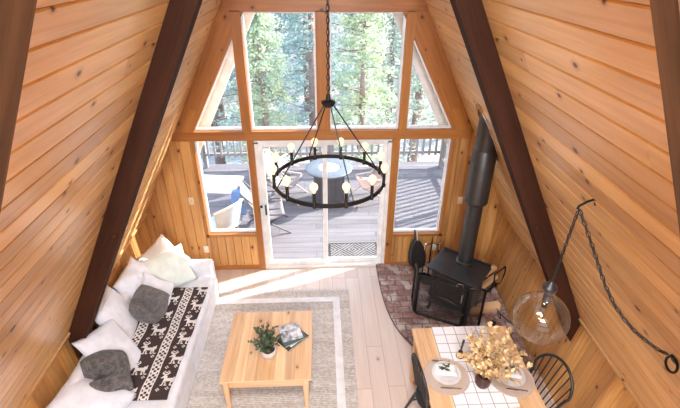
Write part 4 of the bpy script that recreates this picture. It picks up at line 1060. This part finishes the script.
def place_setting(cx, cy, word, rz):
    z = ZD2 + 0.006
    t = thing('placemat', 'round woven straw placemat at the %s' % word, 'placemat', (cx, cy, z), 0, 'round woven placemats')
    b = B(); b.lathe([(0, 0), (0.205, 0), (0.208, 0.003), (0.205, 0.006), (0, 0.006)], 48); b.build('woven_disc', 'placemat', t, smooth=True)
    b = B(); b.tube([(0.205 * math.cos(a), 0.205 * math.sin(a), 0.005) for a in [2 * PI * k / 60 for k in range(60)]], 0.005, 6, closed=True); b.build('rim', 'placemat', t, smooth=True)
    z += 0.0075; px, py = cx + 0.0, cy + 0.02
    b = B(); b.lathe([(0, 0), (0.075, 0), (0.085, 0.004), (0.128, 0.014), (0.135, 0.020), (0.130, 0.021), (0.085, 0.010), (0, 0.008)], 56); o = b.build('plate', 'ceramic', smooth=True, loc=(px, py, z)); tag(o, 'large round white plate on the placemat at the %s' % word, 'plate', 'white dinner plates')
    b = B(); b.lathe([(0, 0), (0.055, 0), (0.065, 0.004), (0.098, 0.012), (0.103, 0.017), (0.099, 0.018), (0.065, 0.009), (0, 0.007)], 48); o = b.build('salad_plate', 'ceramic', smooth=True, loc=(px, py + 0.004, z + 0.0105)); tag(o, 'smaller white plate stacked under the napkin at the %s' % word, 'plate', 'white salad plates')
    t = thing('napkin', 'folded white napkin on the plates at the %s' % word, 'napkin', (px, py + 0.025, z + 0.030), rz)
    for k in range(3):
        b = B(); b.grid(lambda u, v, k=k: Vector(((u - 0.5) * (0.20 - 0.006 * k), (v - 0.5) * (0.135 - 0.012 * k) + 0.004 * k, 0.004 * k + 0.003 * noise.noise(Vector((u * 3 + k, v * 3, cx))))), 10, 8)
        o = b.build('fold', 'linen', t, smooth='all'); md = o.modifiers.new('s', 'SOLIDIFY'); md.thickness = 0.003
    t = thing('greenery_sprig', 'small green sprig on the napkin at the %s' % word, 'sprig', (px + 0.0, py + 0.03, z + 0.046), rz + 0.3)
    rnd = random.Random(int(cx * 10)); bs = B(); bl_ = B()
    for k in range(6):
        a = rnd.uniform(0, 6.28); e_ = Vector((math.cos(a) * 0.045, math.sin(a) * 0.03, 0.012)); bs.tube([Vector((0, 0, 0.002)), e_ * 0.5 + Vector((0, 0, 0.004)), e_], 0.0012, 5)
        for m_ in range(7):
            p = e_ * (0.2 + 0.8 * m_ / 6); d = Vector((math.cos(a + rnd.uniform(-1.3, 1.3)), math.sin(a + rnd.uniform(-1.3, 1.3)), rnd.uniform(-0.1, 0.5))); leaf(bl_, p, d, Vector((0, 0, 1)), 0.024, 0.0075)
    bs.build('stem', 'leaf_green', t); bl_.build('leaves', 'leaf_green', t, recalc=False)
    # knife and fork at the near side of the mat
    t = thing('table_knife', 'steel table knife laid across the placemat at the %s' % word, 'knife', (cx + 0.01, cy - 0.135, z - 0.001), rz)
    b = B(); b.prism([(-0.10, -0.007), (0.0, -0.008), (0.0, 0.008), (-0.07, 0.009), (-0.095, 0.004)], lambda x, y: Vector((x, y, 0.002)), lambda x, y: Vector((x, y, 0.0045))); b.build('blade', 'steel', t)
    b = B(); b.box((0.045, 0, 0.005), (0.09, 0.013, 0.007), 0.003); b.build('handle', 'steel', t)
    t = thing('table_fork', 'steel fork above the plate at the %s' % word, 'fork', (cx - 0.01, cy + 0.168, z - 0.001), rz)
    b = B(); b.box((0.03, 0, 0.004), (0.10, 0.009, 0.004), 0.0015); b.build('handle', 'steel', t)
    b = B()
    for k in range(4): b.box((-0.065, -0.009 + 0.006 * k, 0.004), (0.04, 0.0025, 0.003))
    b.box((-0.035, 0, 0.004), (0.025, 0.022, 0.003), 0.001); b.build('tines', 'steel', t)
place_setting(1.125, 2.70, 'left side of the dining table', math.radians(-7))
place_setting(1.715, 2.66, 'right side of the dining table', math.radians(-12))

t = thing('leaf_arrangement', 'dark brown vase of golden dried leaf branches on the runner', 'vase of branches', (1.425, 2.60, ZD2 + 0.006))
b = B(); b.lathe([(0, 0), (0.05, 0), (0.066, 0.03), (0.070, 0.07), (0.060, 0.11), (0.052, 0.125), (0.046, 0.125), (0.052, 0.10), (0.0, 0.06)], 36); b.build('vase', 'vase', t, smooth=True)
branches((0, 0, 0.08), t, random.Random(21), 40, 0.34, 0.48, 0.052, 0.017, 'leaf_gold', 'firewood', 0.0028, per=20, stemname='twigs', bias=(0.04, 0.06))
t = thing('wooden_salt_pot', 'small wooden pot with a black dipper stick at the far end of the runner', 'condiment pot', (1.315, 2.93, ZD2 + 0.006))
b = B(); b.lathe([(0, 0.006), (0.034, 0.006), (0.036, 0.02), (0.030, 0.055), (0, 0.055)], 28); b.build('body', 'firewood', t, smooth=True)
b = B(); b.lathe([(0, 0), (0.038, 0), (0.040, 0.004), (0.037, 0.009), (0, 0.009)], 28); b.build('base_ring', 'black_paint', t, smooth=True)
b = B(); b.lathe([(0, 0.054), (0.022, 0.054), (0.020, 0.068), (0, 0.070)], 24); b.build('lid', 'black_paint', t, smooth=True)
b = B(); b.tube([(0, 0, 0.06), (0.012, 0.02, 0.11), (0.03, 0.045, 0.17)], lambda q: 0.007 + 0.006 * q, 8); b.build('stick', 'black_paint', t, smooth=True)
b = B(); b.box((0, 0, 0.011), (0.24, 0.30, 0.018), 0.006); o = b.build('serving_board', 'firewood', loc=(1.60, 2.19, ZD2 + 0.006)); o.rotation_euler = (0, 0, math.radians(8)); tag(o, 'reddish wooden serving board on the runner at the bottom edge of the view', 'serving board')
b = B()
rnd = random.Random(8)
for k in range(7):
    a = 2 * PI * k / 7; leaf(b, Vector((0, 0, 0.004)), Vector((math.cos(a), math.sin(a), 0.5)), Vector((0, 0, 1)), 0.028, 0.009)
o = b.build('fallen_blossom', 'leaf_gold', loc=(1.262, 2.70, ZD2 + 0.008), recalc=False); tag(o, 'pale dried blossom fallen on the runner beside the left placemat', 'dried blossom')

def windsor(loc, rz, label, lean=0.38):
    t = thing('windsor_chair', label, 'chair', loc, rz, None)
    # faces +y
    b = B(); b.lathe([(0, 0.425), (0.19, 0.425), (0.215, 0.44), (0.215, 0.452), (0.19, 0.46), (0.0, 0.448)], 36)
    for v in b.bm.verts: v.co.y *= 0.97
    b.build('seat', 'black_paint', t, smooth=True)
    for sx in (-1, 1):
        for sy in (-1, 1):
            b = B(); b.tube([(sx * 0.13, sy * 0.13, 0.43), (sx * 0.16, sy * 0.165, 0.28), (sx * 0.215, sy * 0.225, 0.0)], lambda q: 0.012 + 0.007 * math.sin(PI * min(1, q * 1.2)), 10); b.build('leg', 'black_paint', t, smooth=True)
    b = B(); b.tube([(-0.17, -0.17, 0.2), (-0.17, 0.17, 0.2)], 0.009); b.tube([(0.17, -0.17, 0.2), (0.17, 0.17, 0.2)], 0.009); b.tube([(-0.17, 0, 0.2), (0.17, 0, 0.2)], 0.010); b.build('stretcher', 'black_paint', t, smooth=True)
    bow = []
    for k in range(33):
        a = PI * (-0.10 + 1.20 * k / 32); x = 0.225 * math.cos(a); h = 0.30 + 0.21 * math.sin(a)
        bow.append(Vector((x * (1 if math.sin(a) > 0 else 0.95), 0, h)))
    bow = [Vector((-0.0, 0, 0)) + p for p in bow]
    def back(x, h): return Vector((x, -0.155 - h * lean, 0.445 + h))
    pts = [back(0.165, 0.0)] + [back(p.x, p.z) for p in bow] + [back(-0.165, 0.0)]
    b = B(); b.tube(pts, 0.0135, 10); b.build('bow', 'black_paint', t, smooth=True)
    for k in range(7):
        x = -0.13 + 0.26 * k / 6; xt = x * 1.42; hh = 0.30 + 0.21 * math.sqrt(max(0, 1 - (xt / 0.225) ** 2))
        b = B(); b.tube([back(x, 0.0), back(xt, hh)], 0.0065, 8); b.build('spindle', 'black_paint', t, smooth=True)
    return t
windsor((1.82, 2.57, 0), math.radians(103), 'black bow back spindle chair at the right side of the dining table')
windsor((1.08, 2.72, 0), math.radians(-83), 'black bow back spindle chair tucked at the left side of the dining table', 0.16)

# ------------------------------------------------------------------ chandelier
CX, CY, CZ = 0.060, 3.32, 2.515
RR = 0.462
t = thing('chandelier', 'black ring chandelier with twelve glowing bulbs hanging in mid-room', 'chandelier', (CX, CY, CZ), math.radians(-22))
b = B()
n = 72
prof = [(RR - 0.006, -0.017), (RR + 0.006, -0.017), (RR + 0.006, 0.017), (RR - 0.006, 0.017)]
rings = [[b.bm.verts.new((r * math.cos(2 * PI * k / n), r * math.sin(2 * PI * k / n), z)) for k in range(n)] for r, z in prof]
for i in range(4):
    for k in range(n): b.bm.faces.new((rings[i][k], rings[i][(k + 1) % n], rings[(i + 1) % 4][(k + 1) % n], rings[(i + 1) % 4][k]))
b.build('ring', 'black_metal', t, smooth=True)
HUB = 0.645
b = B(); b.lathe([(0, HUB - 0.03), (0.035, HUB - 0.025), (0.055, HUB), (0.055, HUB + 0.015), (0.02, HUB + 0.03), (0.014, HUB + 0.07), (0, HUB + 0.075)], 28); b.build('hub', 'black_metal', t, smooth=True)
for k in range(4):
    a = PI / 4 + k * PI / 2 - math.radians(0)
    b = B(); b.tube([(0.03 * math.cos(a), 0.03 * math.sin(a), HUB), (RR * math.cos(a), RR * math.sin(a), 0.0)], 0.0055, 8); b.build('rod', 'black_metal', t)
# base sleeve and bulb once, then copies
sl_ = None
for k in range(12):
    a = 2 * PI * (k + 0.5) / 12 + math.radians(22)
    if sl_ is None:
        b = B(); b.lathe([(0, -0.022), (0.016, -0.022), (0.017, 0.0), (0.013, 0.005), (0.013, 0.105), (0.0, 0.105)], 14); sl_ = b.build('candle_sleeve', 'black_metal', t, smooth=True)
        b = B(); b.lathe([(0, 0.103), (0.011, 0.105), (0.014, 0.118), (0.028, 0.138), (0.0315, 0.155), (0.027, 0.173), (0.014, 0.185), (0, 0.188)], 20); bb = b.build('bulb', 'bulb_glow', sl_, smooth='all')
        c = sl_
    else:
        c = sl_.copy(); COL.objects.link(c); c2 = bb.copy(); COL.objects.link(c2); c2.parent = c
    c.location = (RR * math.cos(a), RR * math.sin(a), 0)
def chain(b, pts, L, w_, r):
    """oval links along a polyline, turned alternately"""
    pts = [Vector(p) for p in pts]; seg = [(pts[i + 1] - pts[i]).length for i in range(len(pts) - 1)]; tot = sum(seg)
    nl = int(tot / (L * 0.78)); 
    def at(s):
        for i, d in enumerate(seg):
            if s <= d or i == len(seg) - 1: return pts[i].lerp(pts[i + 1], min(1, s / d))
            s -= d
    for k in range(nl):
        s0 = tot * k / nl; c = at(s0 + tot / nl / 2); d = (at(min(tot, s0 + tot / nl)) - at(s0)).normalized()
        up = Vector((0, 0, 1)) if abs(d.z) < 0.9 else Vector((0, 1, 0)); x = d.cross(up).normalized(); y = x.cross(d)
        side = x if k % 2 else y
        b.tube([c + d * (L / 2 * math.cos(a)) + side * (w_ / 2 * math.sin(a)) for a in [2 * PI * q / 10 for q in range(10)]], r, 5, closed=True)
b = B(); chain(b, [(0, 0, HUB + 0.06), (0, 0, ZR - CZ - 0.05)], 0.05, 0.024, 0.0035); b.build('chain', 'black_metal', t, smooth='all')
b = B(); b.tube([(0.004, 0, HUB + 0.06), (0.006, 0.003, 1.8), (0.004, 0, ZR - CZ - 0.05)], 0.003, 6); b.build('cable', 'black_paint', t)
b = B(); b.lathe([(0, ZR - CZ - 0.06), (0.06, ZR - CZ - 0.06), (0.06, ZR - CZ - 0.08), (0, ZR - CZ - 0.10)], 20); b.build('canopy', 'black_metal', t, smooth=True)

# ------------------------------------------------------------------ globe pendant with swagged chain
A = Vector((1.50, 2.15, 2.885))
t = thing('wall_hook', 'black angled hook screwed into the right roof slope, holding the globe lamp', 'hook', (1.585, 2.15, 2.90))
b = B(); b.tube([(0.0, 0, 0.005), (-0.01, 0, 0.045), (-0.05, 0.0, 0.03), (-0.095, 0, 0.0), (-0.10, 0, -0.02)], 0.007, 8); b.build('arm', 'black_metal', t, smooth=True)
t = thing('globe_pendant', 'clear glass globe pendant lamp hanging over the dining table on a chain', 'pendant lamp', (1.49, 2.18, 1.995))
b = B()
gp_ = []
R_ = 0.185
for k in range(29):
    a = -PI / 2 + (PI * 0.5 + 1.24) * k / 28; gp_.append((R_ * math.cos(a), R_ * math.sin(a) * 0.97))
gp_ += [(0.050, 0.20), (0.042, 0.225), (0.043, 0.25), (0.050, 0.262)]
gp_[0] = (0.0, gp_[0][1])
b.lathe(gp_, 48); b.build('glass_globe', 'lamp_glass', t, smooth='all')
b = B(); b.lathe([(0, 0.225), (0.03, 0.225), (0.048, 0.262), (0.048, 0.275), (0.03, 0.29), (0.012, 0.32), (0, 0.32)], 24); b.build('cap', 'black_paint', t, smooth=True)
b = B(); b.lathe([(0, 0.10), (0.019, 0.10), (0.021, 0.15), (0.024, 0.155), (0.024, 0.23), (0, 0.23)], 20); b.build('socket', 'black_paint', t, smooth=True)
b = B(); b.lathe([(0, -0.005), (0.012, 0.0), (0.022, 0.03), (0.022, 0.06), (0.014, 0.10), (0, 0.102)], 20); bu = b.build('bulb', 'lamp_glass', t, smooth='all')
b = B(); b.tube([(0.004 * math.cos(k * 1.6), 0.004 * math.sin(k * 1.6), 0.02 + 0.007 * k) for k in range(11)], 0.0012, 5); b.build('filament', 'steel', bu)
sw = [(1.50, 2.15, 2.875), (1.535, 2.105, 2.79), (1.58, 2.058, 2.687), (1.625, 2.00, 2.57), (1.665, 1.952, 2.471), (1.71, 1.89, 2.38), (1.764, 1.827, 2.308), (1.805, 1.775, 2.268), (1.843, 1.729, 2.246), (1.87, 1.695, 2.234), (1.894, 1.664, 2.228), (1.915, 1.635, 2.232)]
o0 = Vector((1.49, 2.18, 1.995))
b = B(); chain(b, [Vector(p) - o0 for p in ((1.492, 2.175, 2.31), (1.497, 2.155, 2.86))], 0.04, 0.020, 0.0028); b.build('drop_chain', 'black_metal', t, smooth='all')
b = B(); b.tube([Vector(p) - o0 for p in ((1.49, 2.18, 2.30), (1.499, 2.172, 2.5), (1.492, 2.158, 2.7), (1.50, 2.15, 2.87))] + [Vector(p) - o0 + Vector((0, 0, 0.004 * math.sin(i * 2.4))) for i, p in enumerate(sw)], 0.0035, 6); b.build('cord', 'black_paint', t, smooth=True)
b = B(); chain(b, [Vector(p) - o0 for p in sw], 0.044, 0.022, 0.003); b.build('swag_chain', 'black_metal', t, smooth='all')
t = thing('swag_hook', 'black ring hook on the right roof slope at the end of the swagged chain', 'hook', (1.935, 1.60, 2.23))
b = B(); b.lathe([(0, 0), (0.03, 0.0), (0.03, 0.01), (0, 0.016)], 20)
q = nrm.to_track_quat('Z', 'Y').to_matrix()
for v in b.bm.verts: v.co = q @ v.co
b.build('mount', 'black_metal', t, smooth=True)
b = B(); b.tube([nrm * 0.035 + Vector((0.012, 0, 0)) + Vector((-0.01, -0.04 * math.cos(a) - 0.02, 0.045 * math.sin(a))) for a in [2 * PI * k / 20 for k in range(20)]], 0.007, 8, closed=True); b.build('hook_ring', 'black_metal', t, smooth=True)
